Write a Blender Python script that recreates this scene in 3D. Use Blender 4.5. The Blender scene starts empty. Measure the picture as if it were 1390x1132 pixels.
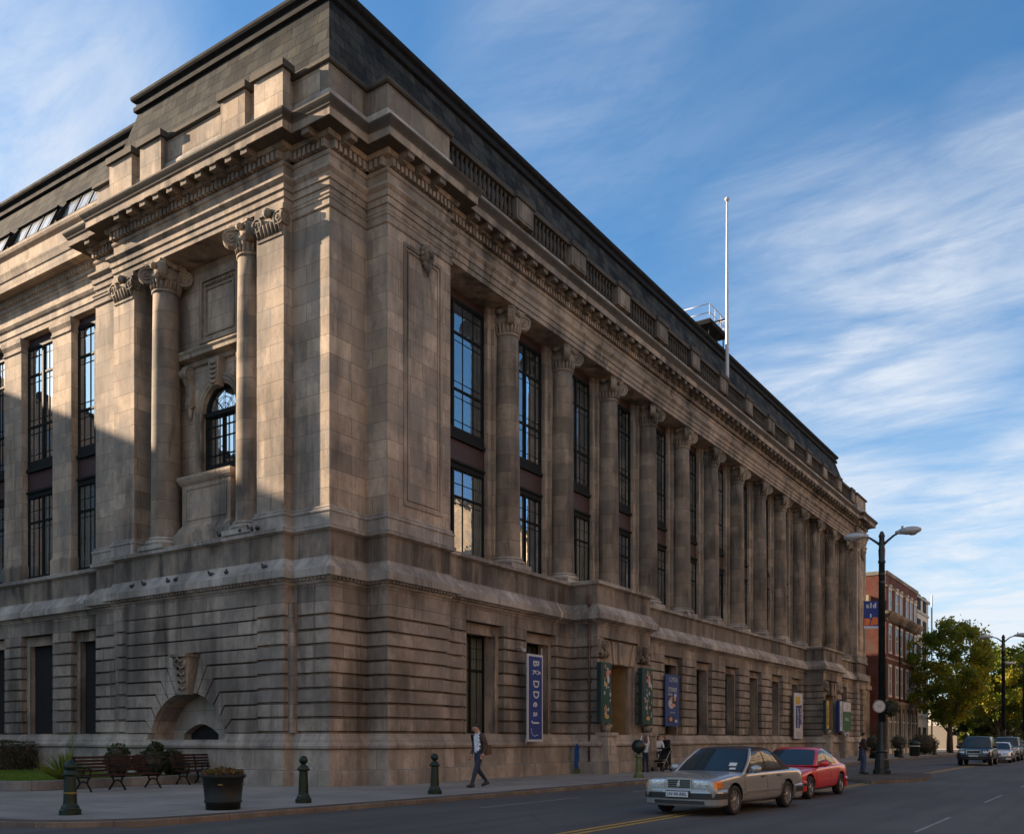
import bpy, bmesh, math, random
from mathutils import Vector, Matrix
R = math.radians
PI = math.pi
rnd = random.Random(7)
scene = bpy.context.scene
COL = scene.collection

# ------------------------------------------------------------------ camera
cam_d = bpy.data.cameras.new('camera')
cam = bpy.data.objects.new('camera', cam_d)
COL.objects.link(cam)
cam.location = (-21.214, -21.006, 1.5)
cam.rotation_euler = (R(90), 0, R(33.659 - 90))
cam_d.sensor_width = 36
cam_d.sensor_fit = 'HORIZONTAL'
cam_d.lens = 36 * 1269 / 1390
cam_d.shift_y = (1002 - 566) / 1390
cam_d.clip_start = 0.1
cam_d.clip_end = 6000
scene.camera = cam
scene.view_settings.view_transform = 'Standard'
scene.view_settings.look = 'None'
scene.view_settings.gamma = 1
scene.view_settings.exposure = 1.93

# ------------------------------------------------------------------ mesh builder
class MB:
    def __init__(s):
        s.v = []; s.f = []; s.m = []; s.sm = []
    def add(s, vs, fs, m=0, smooth=False):
        o = len(s.v)
        s.v += [tuple(p) for p in vs]
        for f in fs:
            s.f.append([i + o for i in f]); s.m.append(m); s.sm.append(smooth)
        return s
    def box(s, x0, x1, y0, y1, z0, z1, m=0):
        if x0 > x1: x0, x1 = x1, x0
        if y0 > y1: y0, y1 = y1, y0
        if z0 > z1: z0, z1 = z1, z0
        vs = [(x0,y0,z0),(x1,y0,z0),(x1,y1,z0),(x0,y1,z0),(x0,y0,z1),(x1,y0,z1),(x1,y1,z1),(x0,y1,z1)]
        return s.add(vs, [(0,3,2,1),(4,5,6,7),(0,1,5,4),(1,2,6,5),(2,3,7,6),(3,0,4,7)], m)
    def obox(s, c, sx, sy, sz, mat3, m=0):
        c = Vector(c); vs = []
        for dz in (-1, 1):
            for dx, dy in ((-1,-1),(1,-1),(1,1),(-1,1)):
                vs.append(c + mat3 @ Vector((dx*sx/2, dy*sy/2, dz*sz/2)))
        return s.add(vs, [(0,3,2,1),(4,5,6,7),(0,1,5,4),(1,2,6,5),(2,3,7,6),(3,0,4,7)], m)
    def prism(s, poly, z0, z1, m=0):
        n = len(poly)
        a = sum(poly[i][0]*poly[(i+1)%n][1]-poly[(i+1)%n][0]*poly[i][1] for i in range(n))
        if a < 0: poly = poly[::-1]
        vs = [(x,y,z0) for x,y in poly] + [(x,y,z1) for x,y in poly]
        fs = [list(range(n))[::-1], [i+n for i in range(n)]]
        fs += [(i,(i+1)%n,(i+1)%n+n,i+n) for i in range(n)]
        return s.add(vs, fs, m)
    def slab(s, poly, f0, f1, m=0, poly1=None):
        """poly in 2D, f0/f1 map a 2D point to 3D (back and front)."""
        n = len(poly); p1 = poly1 or poly
        vs = [f0(*p) for p in poly] + [f1(*p) for p in p1]
        fs = [list(range(n))[::-1], [i+n for i in range(n)]]
        fs += [(i,(i+1)%n,(i+1)%n+n,i+n) for i in range(n)]
        return s.add(vs, fs, m)
    def tube(s, pts, rads, n=8, m=0, smooth=True, cap=True):
        pts = [Vector(p) for p in pts]
        if not hasattr(rads, '__len__'): rads = [rads]*len(pts)
        vs = []; fs = []
        up = None
        for i, p in enumerate(pts):
            d = (pts[min(i+1,len(pts)-1)] - pts[max(i-1,0)])
            if d.length < 1e-9: d = Vector((0,0,1))
            d.normalize()
            if up is None:
                up = Vector((0,0,1)) if abs(d.z) < .9 else Vector((1,0,0))
            a = d.cross(up)
            if a.length < 1e-4:
                up = Vector((1,0,0)) if abs(d.x) < .9 else Vector((0,1,0)); a = d.cross(up)
            a.normalize(); b = d.cross(a).normalized()
            up = a.cross(d).normalized()
            for k in range(n):
                t = 2*PI*k/n
                vs.append(p + a*(math.cos(t)*rads[i]) + b*(math.sin(t)*rads[i]))
        for i in range(len(pts)-1):
            for k in range(n):
                fs.append((i*n+k, i*n+(k+1)%n, (i+1)*n+(k+1)%n, (i+1)*n+k))
        if cap:
            fs.append(list(range(n))[::-1]); fs.append([(len(pts)-1)*n+k for k in range(n)])
        return s.add(vs, fs, m, smooth)
    def lathe(s, prof, c=(0,0,0), n=24, m=0, smooth=True, axis='z', a0=0, a1=2*PI):
        vs = []; fs = []
        full = abs(a1-a0-2*PI) < 1e-6
        nn = n if full else n+1
        for r, z in prof:
            for k in range(nn):
                t = a0 + (a1-a0)*k/n
                if axis == 'z': p = (c[0]+r*math.cos(t), c[1]+r*math.sin(t), c[2]+z)
                elif axis == 'y': p = (c[0]+r*math.cos(t), c[1]+z, c[2]+r*math.sin(t))
                else: p = (c[0]+z, c[1]+r*math.cos(t), c[2]+r*math.sin(t))
                vs.append(p)
        for i in range(len(prof)-1):
            for k in range(n):
                k2 = (k+1) % nn if full else k+1
                fs.append((i*nn+k, i*nn+k2, (i+1)*nn+k2, (i+1)*nn+k))
        if full:
            fs.append(list(range(nn))[::-1]); fs.append([(len(prof)-1)*nn+k for k in range(nn)])
        return s.add(vs, fs, m, smooth)
    def sweep(s, path, prof, m=0, closed=False, caps=True, pm=None):
        """vertical profile [(outward offset, z)...] swept along a plan path; outward is right of travel. pm: material per profile edge."""
        path = [Vector(p) for p in path]
        n = len(path); k = len(prof)
        offs = []
        for i in range(n):
            if closed: d0 = path[i]-path[i-1]; d1 = path[(i+1)%n]-path[i]
            else:
                d0 = path[i]-path[i-1] if i > 0 else path[1]-path[0]
                d1 = path[i+1]-path[i] if i < n-1 else path[i]-path[i-1]
            d0.normalize(); d1.normalize()
            n0 = Vector((d0.y,-d0.x)); n1 = Vector((d1.y,-d1.x))
            q = n0+n1
            den = 1+n0.dot(n1)
            offs.append(q/den if den > .05 else n0)
        vs = []
        for i in range(n):
            for o, z in prof:
                p = path[i]+offs[i]*o
                vs.append((p.x,p.y,z))
        o0 = len(s.v); s.v += vs
        for i in range(n if closed else n-1):
            j = (i+1)%n
            for a in range(k):
                b = (a+1)%k
                s.f.append([o0+i*k+a, o0+j*k+a, o0+j*k+b, o0+i*k+b]); s.m.append(pm[a] if pm else m); s.sm.append(False)
        if caps and not closed:
            s.f.append([o0+a for a in range(k)]); s.m.append(m); s.sm.append(False)
            s.f.append([o0+(n-1)*k+a for a in range(k)][::-1]); s.m.append(m); s.sm.append(False)
        return s
    def sphere(s, c, r, n=12, m=0, sc=(1,1,1), rot=None):
        vs = []; fs = []
        h = n//2
        for i in range(h+1):
            ph = PI*i/h
            for k in range(n):
                t = 2*PI*k/n
                p = Vector((r*sc[0]*math.sin(ph)*math.cos(t), r*sc[1]*math.sin(ph)*math.sin(t), r*sc[2]*math.cos(ph)))
                if rot: p = rot @ p
                vs.append(Vector(c)+p)
        for i in range(h):
            for k in range(n):
                fs.append((i*n+k,(i+1)*n+k,(i+1)*n+(k+1)%n,i*n+(k+1)%n))
        return s.add(vs, fs, m, True)
    def mesh(s, name, mats):
        me = bpy.data.meshes.new(name)
        me.from_pydata(s.v, [], s.f)
        for mt in (mats if isinstance(mats,(list,tuple)) else [mats]): me.materials.append(mt)
        me.polygons.foreach_set('material_index', s.m)
        me.polygons.foreach_set('use_smooth', s.sm)
        me.update()
        bm = bmesh.new(); bm.from_mesh(me)
        bmesh.ops.remove_doubles(bm, verts=bm.verts, dist=1e-5)
        bmesh.ops.recalc_face_normals(bm, faces=bm.faces)
        bm.to_mesh(me); bm.free()
        return me
    def build(s, name, mats, parent=None):
        o = bpy.data.objects.new(name, s.mesh(name, mats))
        COL.objects.link(o)
        if parent: o.parent = parent
        return o

def tag(o, label=None, cat=None, group=None, kind=None):
    if label: o['label'] = label
    if cat: o['category'] = cat
    if group: o['group'] = group
    if kind: o['kind'] = kind
    return o
def thing(name, label, cat, loc=(0,0,0), rz=0, group=None):
    o = bpy.data.objects.new(name, None); COL.objects.link(o)
    o.location = loc; o.rotation_euler = (0,0,rz); o.empty_display_size = .3
    return tag(o, label, cat, group)
def dup(root, loc, rz, label, group=None):
    def rec(o, par):
        c = o.copy(); COL.objects.link(c); c.parent = par
        for ch in list(o.children): rec(ch, c)
        return c
    r = rec(root, None)
    r.location = loc; r.rotation_euler = (0,0,rz)
    r['label'] = label
    if group: r['group'] = group
    return r
def link_copy(o, parent, dx=0, dy=0, dz=0):
    c = o.copy(); COL.objects.link(c); c.parent = parent
    c.location = (o.location.x+dx, o.location.y+dy, o.location.z+dz)
    for ch in list(o.children):
        d = ch.copy(); COL.objects.link(d); d.parent = c
    return c

def text_mesh(body, size, font_shear=0):
    cu = bpy.data.curves.new('lettering', 'FONT'); cu.body = body; cu.size = size
    cu.align_x = 'CENTER'; cu.align_y = 'CENTER'; cu.extrude = .004; cu.resolution_u = 2; cu.shear = font_shear
    ob = bpy.data.objects.new('lettering', cu); COL.objects.link(ob)
    bpy.context.view_layer.update()
    dg = bpy.context.evaluated_depsgraph_get()
    me = bpy.data.meshes.new_from_object(ob.evaluated_get(dg))
    bpy.data.objects.remove(ob); bpy.data.curves.remove(cu)
    return me
def add_text(mb, body, size, origin, xd, yd, m=0, bold=0, cond=1.):
    me = text_mesh(body, size)
    o = Vector(origin); xd = Vector(xd).normalized(); yd = Vector(yd).normalized(); zd = xd.cross(yd)
    vs = [o + xd*(v.co.x*cond) + yd*v.co.y + zd*v.co.z for v in me.vertices]
    fs = [list(p.vertices) for p in me.polygons]
    mb.add(vs, fs, m)
    if bold:
        for dx, dy in ((bold,0),(-bold,0),(0,bold),(0,-bold)):
            mb.add([v + xd*dx + yd*dy + zd*.0004*(1+dx/abs(bold)+2*dy/abs(bold)) for v in vs], fs, m)
    bpy.data.meshes.remove(me)

# ------------------------------------------------------------------ materials
class NG:
    def __init__(s, name):
        s.mat = bpy.data.materials.new(name); s.mat.use_nodes = True
        s.nt = s.mat.node_tree; s.nt.nodes.clear()
        s.out = s.n('ShaderNodeOutputMaterial'); s.bsdf = s.n('ShaderNodeBsdfPrincipled')
        s.l(s.bsdf.outputs[0], s.out.inputs[0])
    def n(s, t, **kw):
        nd = s.nt.nodes.new(t)
        for k, v in kw.items(): setattr(nd, k, v)
        return nd
    def l(s, a, b): s.nt.links.new(a, b)
    def val(s, sock, v):
        if isinstance(v, bpy.types.NodeSocket): s.l(v, sock)
        else: sock.default_value = v
    def math(s, op, a, b=0.0, c=None):
        nd = s.n('ShaderNodeMath', operation=op)
        s.val(nd.inputs[0], a); s.val(nd.inputs[1], b)
        if c is not None: s.val(nd.inputs[2], c)
        return nd.outputs[0]
    def mix(s, f, a, b, blend='MIX'):
        nd = s.n('ShaderNodeMix', data_type='RGBA', blend_type=blend)
        s.val(nd.inputs['Factor'], f) if False else s.val(nd.inputs[0], f)
        s.val(nd.inputs[6], a if isinstance(a, bpy.types.NodeSocket) else c4(a))
        s.val(nd.inputs[7], b if isinstance(b, bpy.types.NodeSocket) else c4(b))
        return nd.outputs[2]
    def noise(s, vec, scale, detail=4, rough=.55, dist=0):
        nd = s.n('ShaderNodeTexNoise'); nd.inputs['Scale'].default_value = scale
        nd.inputs['Detail'].default_value = detail; nd.inputs['Roughness'].default_value = rough
        nd.inputs['Distortion'].default_value = dist
        if vec is not None: s.l(vec, nd.inputs['Vector'])
        return nd.outputs['Fac']
    def ramp(s, f, a, b, lo=0., hi=1.):
        nd = s.n('ShaderNodeMapRange'); nd.interpolation_type = 'SMOOTHSTEP'
        s.val(nd.inputs[0], f); nd.inputs[1].default_value = a; nd.inputs[2].default_value = b
        nd.inputs[3].default_value = lo; nd.inputs[4].default_value = hi
        return nd.outputs[0]
    def mapping(s, vec, scale, loc=(0,0,0), rot=(0,0,0)):
        nd = s.n('ShaderNodeMapping'); s.l(vec, nd.inputs[0])
        nd.inputs['Scale'].default_value = scale; nd.inputs['Location'].default_value = loc; nd.inputs['Rotation'].default_value = rot
        return nd.outputs[0]
    def bump(s, h, strength, dist=.02):
        nd = s.n('ShaderNodeBump'); nd.inputs['Strength'].default_value = strength; nd.inputs['Distance'].default_value = dist
        s.l(h, nd.inputs['Height']); s.l(nd.outputs[0], s.bsdf.inputs['Normal'])
    def set(s, **kw):
        for k, v in kw.items(): s.val(s.bsdf.inputs[k], v)
def c4(c): return (c[0], c[1], c[2], 1)

def mat(name, col, rough=.6, metal=0, var=.15, scale=8, bump=0, spec=None, coat=0, dirt=None, dscale=1.5):
    g = NG(name)
    geo = g.n('ShaderNodeTexCoord').outputs['Object']
    n1 = g.noise(geo, scale, 5)
    dark = tuple(max(0, x*(1-var)) for x in col); lite = tuple(min(1, x*(1+var)) for x in col)
    c = g.mix(g.ramp(n1, .3, .7), dark, lite)
    if dirt:
        n2 = g.noise(geo, dscale, 6, .65)
        c = g.mix(g.ramp(n2, .5, .75), c, dirt)
    g.set(**{'Base Color': c, 'Roughness': g.ramp(n1, .2, .8, max(0,rough-.08), min(1,rough+.08)), 'Metallic': metal})
    if spec is not None: g.bsdf.inputs['Specular IOR Level'].default_value = spec
    if coat: g.bsdf.inputs['Coat Weight'].default_value = coat; g.bsdf.inputs['Coat Roughness'].default_value = .03
    if bump: g.bump(n1, bump)
    return g.mat

def stone(name, base, row=.6, bw=1.15, zoff=0., soot=.35, joints=True, wash=0., curved=False, bvar=.22):
    g = NG(name)
    geo = g.n('ShaderNodeNewGeometry')
    pos = geo.outputs['Position']
    sep = g.n('ShaderNodeSeparateXYZ'); g.l(pos, sep.inputs[0])
    nsep = g.n('ShaderNodeSeparateXYZ'); g.l(geo.outputs['True Normal'], nsep.inputs[0])
    fx = g.math('GREATER_THAN', g.math('ABSOLUTE', nsep.outputs[0]), .6)
    dif = g.math('SUBTRACT', sep.outputs[1], sep.outputs[0])
    u = g.math('MULTIPLY_ADD', dif, fx, sep.outputs[0])
    if curved: u = g.math('MULTIPLY', u, .02)
    cmb = g.n('ShaderNodeCombineXYZ')
    g.l(g.math('ADD', u, 103.37), cmb.inputs[0]); g.l(g.math('SUBTRACT', sep.outputs[2], zoff - 40*row), cmb.inputs[1])
    big = g.noise(pos, .33, 4, .6)
    mid = g.noise(g.mapping(pos, (.9, .9, .55)), 1.1, 6, .62)
    streak = g.noise(g.mapping(pos, (1.25, 1.25, .13)), 1.0, 6, .66, .4)
    fine = g.noise(pos, 14, 5, .7)
    base_hi = tuple(min(1, x*1.13) for x in base)
    base_lo = (base[0]*.72, base[1]*.70, base[2]*.68)
    c = g.mix(g.ramp(mid, .32, .68), base_lo, base_hi)
    h = fine
    if joints:
        br = g.n('ShaderNodeTexBrick'); g.l(cmb.outputs[0], br.inputs['Vector'])
        br.offset = .5; br.offset_frequency = 2; br.squash = 1
        br.inputs['Scale'].default_value = 1; br.inputs['Mortar Size'].default_value = .009
        br.inputs['Mortar Smooth'].default_value = .3; br.inputs['Bias'].default_value = -.1
        br.inputs['Brick Width'].default_value = bw; br.inputs['Row Height'].default_value = row
        v0, v1 = 1-bvar, 1+bvar*.55
        br.inputs['Color1'].default_value = (v1, v1*.985, v1*.96, 1); br.inputs['Color2'].default_value = (v0, v0*.99, v0*1.0, 1)
        br.inputs['Mortar'].default_value = (.22, .20, .18, 1)
        c = g.mix(1., c, br.outputs['Color'], 'MULTIPLY')
        rw = g.math('FLOOR', g.math('DIVIDE', g.math('SUBTRACT', sep.outputs[2], zoff - 40*row), row))
        sh = g.math('MULTIPLY', g.math('MODULO', rw, 2.0), .5)
        cl = g.math('FLOOR', g.math('ADD', g.math('DIVIDE', g.math('ADD', u, 103.37), bw), sh))
        idv = g.n('ShaderNodeCombineXYZ'); g.l(cl, idv.inputs[0]); g.l(rw, idv.inputs[1]); g.l(fx, idv.inputs[2])
        wnz = g.n('ShaderNodeTexWhiteNoise', noise_dimensions='3D'); g.l(idv.outputs[0], wnz.inputs['Vector'])
        rv = wnz.outputs['Value']
        c = g.mix(g.ramp(rv, .66, 1.0, 0, .42), c, (base[0]*.42, base[0]*.39, base[0]*.36))
        c = g.mix(g.ramp(rv, .22, .02, 0, .24), c, (min(1,base[0]*1.35), min(1,base[1]*1.38), min(1,base[2]*1.42)))
        h = g.math('MULTIPLY_ADD', br.outputs['Fac'], -1.6, fine)
    med = g.noise(g.mapping(pos, (1,1,.7)), 4.5, 6, .72)
    c = g.mix(g.ramp(med, .50, .68, 0, .5), c, (base[0]*.50, base[1]*.49, base[2]*.48))
    c = g.mix(g.ramp(fine, .35, .7, 0, .25), c, (base[0]*.55, base[1]*.52, base[2]*.5))
    grey = g.noise(g.mapping(pos, (.8,.8,.5), (7,3,1)), .9, 5, .65)
    c = g.mix(g.ramp(grey, .46, .60, 0, .55), c, (base[0]*.44, base[0]*.41, base[0]*.37))
    if soot:
        sm = g.math('MULTIPLY', g.ramp(big, .38, .62), g.ramp(streak, .36, .60))
        c = g.mix(g.math('MULTIPLY', sm, soot*1.5), c, (.075, .064, .054))
        c = g.mix(g.ramp(streak, .55, .72, 0, min(.9, soot*1.3)), c, (.05, .043, .036))
    if wash:
        c = g.mix(g.ramp(streak, .45, .6, 0, wash), c, (.50, .47, .43))
    g.set(**{'Base Color': c, 'Roughness': .88})
    g.bsdf.inputs['Specular IOR Level'].default_value = .25
    g.bump(h, .45, .02)
    return g.mat

ST = (.44, .355, .275)
M = {}
M['ashlar'] = stone('ashlar_stone', ST, .6, 1.25, 8.79, .45, bvar=.27)
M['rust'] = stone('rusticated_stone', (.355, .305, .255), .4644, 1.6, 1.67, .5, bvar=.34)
M['plinth'] = stone('plinth_stone', (.41, .36, .305), .67, 1.7, .49, .25, bvar=.16)
M['trim'] = stone('moulded_stone', (.38, .305, .235), .6, 1.6, 0, .62, joints=False)
M['soot'] = stone('sooty_shaded_stone', (.085, .072, .058), .6, 1.2, 0, .95, joints=False)  # cornice soot; its dark tone also stands for shade among the balusters
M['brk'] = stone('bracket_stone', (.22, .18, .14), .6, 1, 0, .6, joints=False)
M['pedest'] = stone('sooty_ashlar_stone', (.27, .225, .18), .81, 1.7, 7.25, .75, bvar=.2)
M['wash'] = stone('rain_washed_stone', (.46, .42, .37), 3, 1.15, 5.2, .8, wash=.4, bvar=.18)
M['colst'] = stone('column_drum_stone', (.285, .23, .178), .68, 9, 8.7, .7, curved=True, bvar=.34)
M['carve'] = stone('carved_stone', (.34, .275, .21), .6, 1, 0, .65, joints=False)
M['stwing'] = stone('wing_ashlar_stone', (.45, .365, .28), .6, 1.1, 8.6, .3)

def slate():
    g = NG('roof_slate')
    geo = g.n('ShaderNodeNewGeometry'); pos = geo.outputs['Position']
    sep = g.n('ShaderNodeSeparateXYZ'); g.l(pos, sep.inputs[0])
    nsep = g.n('ShaderNodeSeparateXYZ'); g.l(geo.outputs['True Normal'], nsep.inputs[0])
    fx = g.math('GREATER_THAN', g.math('ABSOLUTE', nsep.outputs[0]), g.math('ABSOLUTE', nsep.outputs[1]))
    u = g.math('MULTIPLY_ADD', g.math('SUBTRACT', sep.outputs[1], sep.outputs[0]), fx, sep.outputs[0])
    cmb = g.n('ShaderNodeCombineXYZ'); g.l(g.math('ADD', u, 50.), cmb.inputs[0]); g.l(sep.outputs[2], cmb.inputs[1])
    br = g.n('ShaderNodeTexBrick'); g.l(cmb.outputs[0], br.inputs['Vector']); br.offset = .5
    br.inputs['Scale'].default_value = 1; br.inputs['Brick Width'].default_value = .62; br.inputs['Row Height'].default_value = .44
    br.inputs['Mortar Size'].default_value = .012; br.inputs['Mortar Smooth'].default_value = .4
    br.inputs['Color1'].default_value = (1.4,1.38,1.33,1); br.inputs['Color2'].default_value = (.6,.6,.62,1); br.inputs['Mortar'].default_value = (.22,.22,.22,1)
    n = g.noise(pos, .8, 6, .65)
    c = g.mix(g.ramp(n, .35, .65), (.024,.027,.029), (.048,.049,.047))
    lich = g.noise(g.mapping(pos, (1.5,1.5,.6)), 1.6, 6, .7)
    c = g.mix(g.ramp(lich, .48, .68, 0, .7), c, (.062,.055,.042))
    c = g.mix(1., c, br.outputs['Color'], 'MULTIPLY')
    g.set(**{'Base Color': c, 'Roughness': .7})
    g.bsdf.inputs['Specular IOR Level'].default_value = .04
    g.bump(g.math('MULTIPLY_ADD', br.outputs['Fac'], -1.5, n), .7, .03)
    return g.mat
M['slate'] = slate()
M['lead'] = mat('dark_lead', (.016,.016,.017), .85, 0, .3, 3, .2, spec=.12)
M['lead_lit'] = mat('old_lead_flashing', (.06,.055,.05), .6, 0, .35, 2, .2)
M['iron'] = mat('black_window_iron', (.009,.011,.011), .7, 0, .3, 20, spec=.15)
M['red_panel'] = mat('dark_red_spandrel', (.032,.010,.009), .6, 0, .3, 6)

def glass(name, base, refl=.22, stripes=0, tint=(.75,.85,1)):
    g = NG(name)
    pos = g.n('ShaderNodeNewGeometry').outputs['Position']
    n = g.noise(pos, .8, 3)
    c = g.mix(g.ramp(n, .3, .7), tuple(x*.6 for x in base), tuple(x*1.4 for x in base))
    if stripes:
        sep = g.n('ShaderNodeSeparateXYZ'); g.l(pos, sep.inputs[0])
        s_ = g.math('ADD', sep.outputs[0], sep.outputs[1])
        w = g.math('SINE', g.math('MULTIPLY', g.math('ADD', s_, g.math('MULTIPLY', n, .25)), 46.))
        c = g.mix(g.ramp(w, -.6, .9, 0, .75), c, tuple(x*.35 for x in base))
    g.set(**{'Base Color': c, 'Roughness': .5})
    gl = g.n('ShaderNodeBsdfGlossy'); gl.inputs['Color'].default_value = c4(tint); gl.inputs['Roughness'].default_value = .02
    bm_ = g.n('ShaderNodeBump'); bm_.inputs['Strength'].default_value = .11; bm_.inputs['Distance'].default_value = .05
    g.l(g.noise(pos, 1.3, 2), bm_.inputs['Height']); g.l(bm_.outputs[0], gl.inputs['Normal'])
    lw = g.n('ShaderNodeFresnel'); lw.inputs['IOR'].default_value = 1.5
    f = g.math('MINIMUM', g.math('ADD', lw.outputs[0], refl), .95)
    mx = g.n('ShaderNodeMixShader'); g.l(f, mx.inputs[0]); g.l(g.bsdf.outputs[0], mx.inputs[1]); g.l(gl.outputs[0], mx.inputs[2])
    g.l(mx.outputs[0], g.out.inputs[0])
    return g.mat
M['glass'] = glass('window_glass', (.018,.024,.026), .26, 0, (.80,.88,.90))
M['glass_blind'] = glass('window_glass_with_pale_blind', (.15,.16,.15), .22, 1, (.82,.88,.93))
M['glass_low'] = glass('window_glass_with_blinds', (.10,.115,.095), .22, 1)
M['glass_wing'] = glass('sky_reflecting_glass', (.03,.04,.042), .62, 0, (.92,.97,1))
M['glass_sky'] = glass('frosted_skylight_glass', (.20,.215,.22), .10, 0, (.95,.97,1))
M['lamphead0'] = mat('grey_glazing_bar', (.20,.20,.19), .6)
M['glass_dark'] = glass('dark_ground_floor_glass', (.018,.022,.020), .03)
M['glass_curtain'] = glass('ground_floor_glass_with_curtains', (.085,.095,.07), .04, 1)
M['black'] = mat('black_void', (.006,.006,.006), .9)

# ------------------------------------------------------------------ ground
def asphalt():
    g = NG('asphalt')
    pos = g.n('ShaderNodeNewGeometry').outputs['Position']
    n1 = g.noise(pos, .25, 5, .6); n2 = g.noise(pos, 60, 3, .7); n3 = g.noise(g.mapping(pos, (.12,1.6,1)), .8, 5, .6)
    c = g.mix(g.ramp(n1, .3, .7), (.058,.055,.051), (.084,.080,.074))
    c = g.mix(g.ramp(n3, .42, .66, 0, .75), c, (.036,.034,.032))
    pt = g.n('ShaderNodeTexBrick'); g.l(g.mapping(pos, (1,1,1), (300.3,100.7,0)), pt.inputs['Vector']); pt.offset = .37; pt.inputs['Scale'].default_value = 1; pt.inputs['Brick Width'].default_value = 7.3; pt.inputs['Row Height'].default_value = 3.1; pt.inputs['Mortar Size'].default_value = .012; pt.inputs['Color1'].default_value = (1.12,1.11,1.1,1); pt.inputs['Color2'].default_value = (.8,.8,.81,1); pt.inputs['Mortar'].default_value = (.45,.45,.45,1)
    c = g.mix(.75, c, pt.outputs['Color'], 'MULTIPLY')
    c = g.mix(g.ramp(n2, .4, .75, 0, .35), c, (.11,.11,.11))
    vor = g.n('ShaderNodeTexVoronoi', feature='DISTANCE_TO_EDGE'); g.l(g.mapping(pos, (.16,.30,1)), vor.inputs['Vector'])
    vor.inputs['Scale'].default_value = 1
    cr = g.math('MULTIPLY', g.ramp(vor.outputs['Distance'], .0, .006, 1, 0), g.ramp(n1, .45, .6))
    c = g.mix(g.math('MULTIPLY', cr, .7), c, (.015,.015,.016))
    g.set(**{'Base Color': c, 'Roughness': .78}); g.bump(n2, .5, .006)
    return g.mat
def paving():
    g = NG('paving_slabs')
    pos = g.n('ShaderNodeNewGeometry').outputs['Position']
    br = g.n('ShaderNodeTexBrick'); g.l(g.mapping(pos, (1,1,1), (60.2,60.,0)), br.inputs['Vector']); br.offset = .5
    br.inputs['Scale'].default_value = 1; br.inputs['Brick Width'].default_value = 1.9; br.inputs['Row Height'].default_value = 1.55
    br.inputs['Mortar Size'].default_value = .016; br.inputs['Mortar Smooth'].default_value = .3
    br.inputs['Color1'].default_value = (1.12,1.11,1.1,1); br.inputs['Color2'].default_value = (.84,.84,.85,1); br.inputs['Mortar'].default_value = (.5,.5,.5,1)
    n1 = g.noise(pos, .5, 6, .6); n2 = g.noise(pos, 30, 4, .7); n3 = g.noise(pos, 2.2, 5, .7)
    c = g.mix(g.ramp(n1, .3, .7), (.19,.178,.162), (.26,.243,.22))
    c = g.mix(g.ramp(n3, .56, .72, 0, .45), c, (.11,.105,.10))
    c = g.mix(1., c, br.outputs['Color'], 'MULTIPLY')
    g.set(**{'Base Color': c, 'Roughness': .85}); g.bump(g.math('MULTIPLY_ADD', br.outputs['Fac'], -2., n2), .3, .008)
    return g.mat
M['asphalt'] = asphalt(); M['paving'] = paving()
M['kerb'] = stone('kerb_stone', (.22,.18,.145), 3, 1.1, 0, .3, bvar=.2)
M['kerb_grey'] = stone('lawn_kerb_stone', (.27,.265,.25), 3, 1.3, 0, .2, bvar=.12)
M['ylw'] = mat('worn_yellow_paint', (.44,.25,.03), .7, 0, .2, 12, 0, dirt=(.16,.11,.05), dscale=6)
M['wht'] = mat('worn_white_paint', (.24,.24,.235), .7, 0, .2, 9, 0, dirt=(.07,.07,.07), dscale=2.2)
M['grass_base'] = mat('lawn_soil', (.025,.04,.010), .9, 0, .4, 3)

RZ = -.12
mb = MB(); mb.add([(-1500,-1500,RZ-.03),(2500,-1500,RZ-.03),(2500,1500,RZ-.03),(-1500,1500,RZ-.03)], [(0,1,2,3)])
M['earth'] = mat('far_ground', (.07,.072,.06), .9, 0, .3, .05)
tag(mb.build('ground', M['earth']), 'dark flat ground beyond the streets', 'ground', kind='structure')
mb = MB(); mb.add([(-200,-24,RZ),(420,-24,RZ),(420,-6,RZ),(-200,-6,RZ)], [(0,1,2,3)])
tag(mb.build('road', M['asphalt']), 'grey asphalt main street in front of the museum', 'road', kind='structure')
mb = MB(); mb.add([(-27,-6,RZ+.001),(-11,-6,RZ+.001),(-11,60,RZ+.001),(-27,60,RZ+.001)], [(0,1,2,3)])
tag(mb.build('side_road', M['asphalt']), 'grey asphalt side street left of the museum', 'road', kind='structure')
def arc(cx, cy, r, a0, a1, n):
    return [(cx+r*math.cos(a0+(a1-a0)*i/n), cy+r*math.sin(a0+(a1-a0)*i/n)) for i in range(n+1)]
kp = [(-12.25,60),(-12.25,-3.0)] + arc(-9.35,-3.0,2.9,PI,PI*1.5,14)[1:-1] + [(-9.0,-5.92),(-5.0,-6.15),(0,-6.35),(8,-6.4),(300,-6.4)]
pave = [(300,-6.4+.28),(300,60),(-12.25+.28,60)]
def off_path(path, d):
    m_ = MB(); m_.sweep(path, [(d,0),(d,1)], caps=False)
    return [(m_.v[i*2][0], m_.v[i*2][1]) for i in range(len(path))]
inner = off_path(kp, -.27)
mb = MB(); mb.prism(inner + [(300,60)], -.3, -.004)
tag(mb.build('pavement', M['paving']), 'pale slab pavement round the museum', 'pavement', kind='structure')
mb = MB(); mb.sweep(kp, [(-.28,-.3),(.0,-.3),(.0,-.03),(-.03,.004),(-.28,.006)])
tag(mb.build('kerb', M['kerb']), 'brown stone kerb along the museum pavement', 'kerb', kind='structure')
mb = MB(); mb.box(-200,420,-34,-24,-.3,0)
tag(mb.build('far_pavement', M['paving']), 'pavement on the far side of the main street', 'pavement', kind='structure')
mb = MB()
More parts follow.
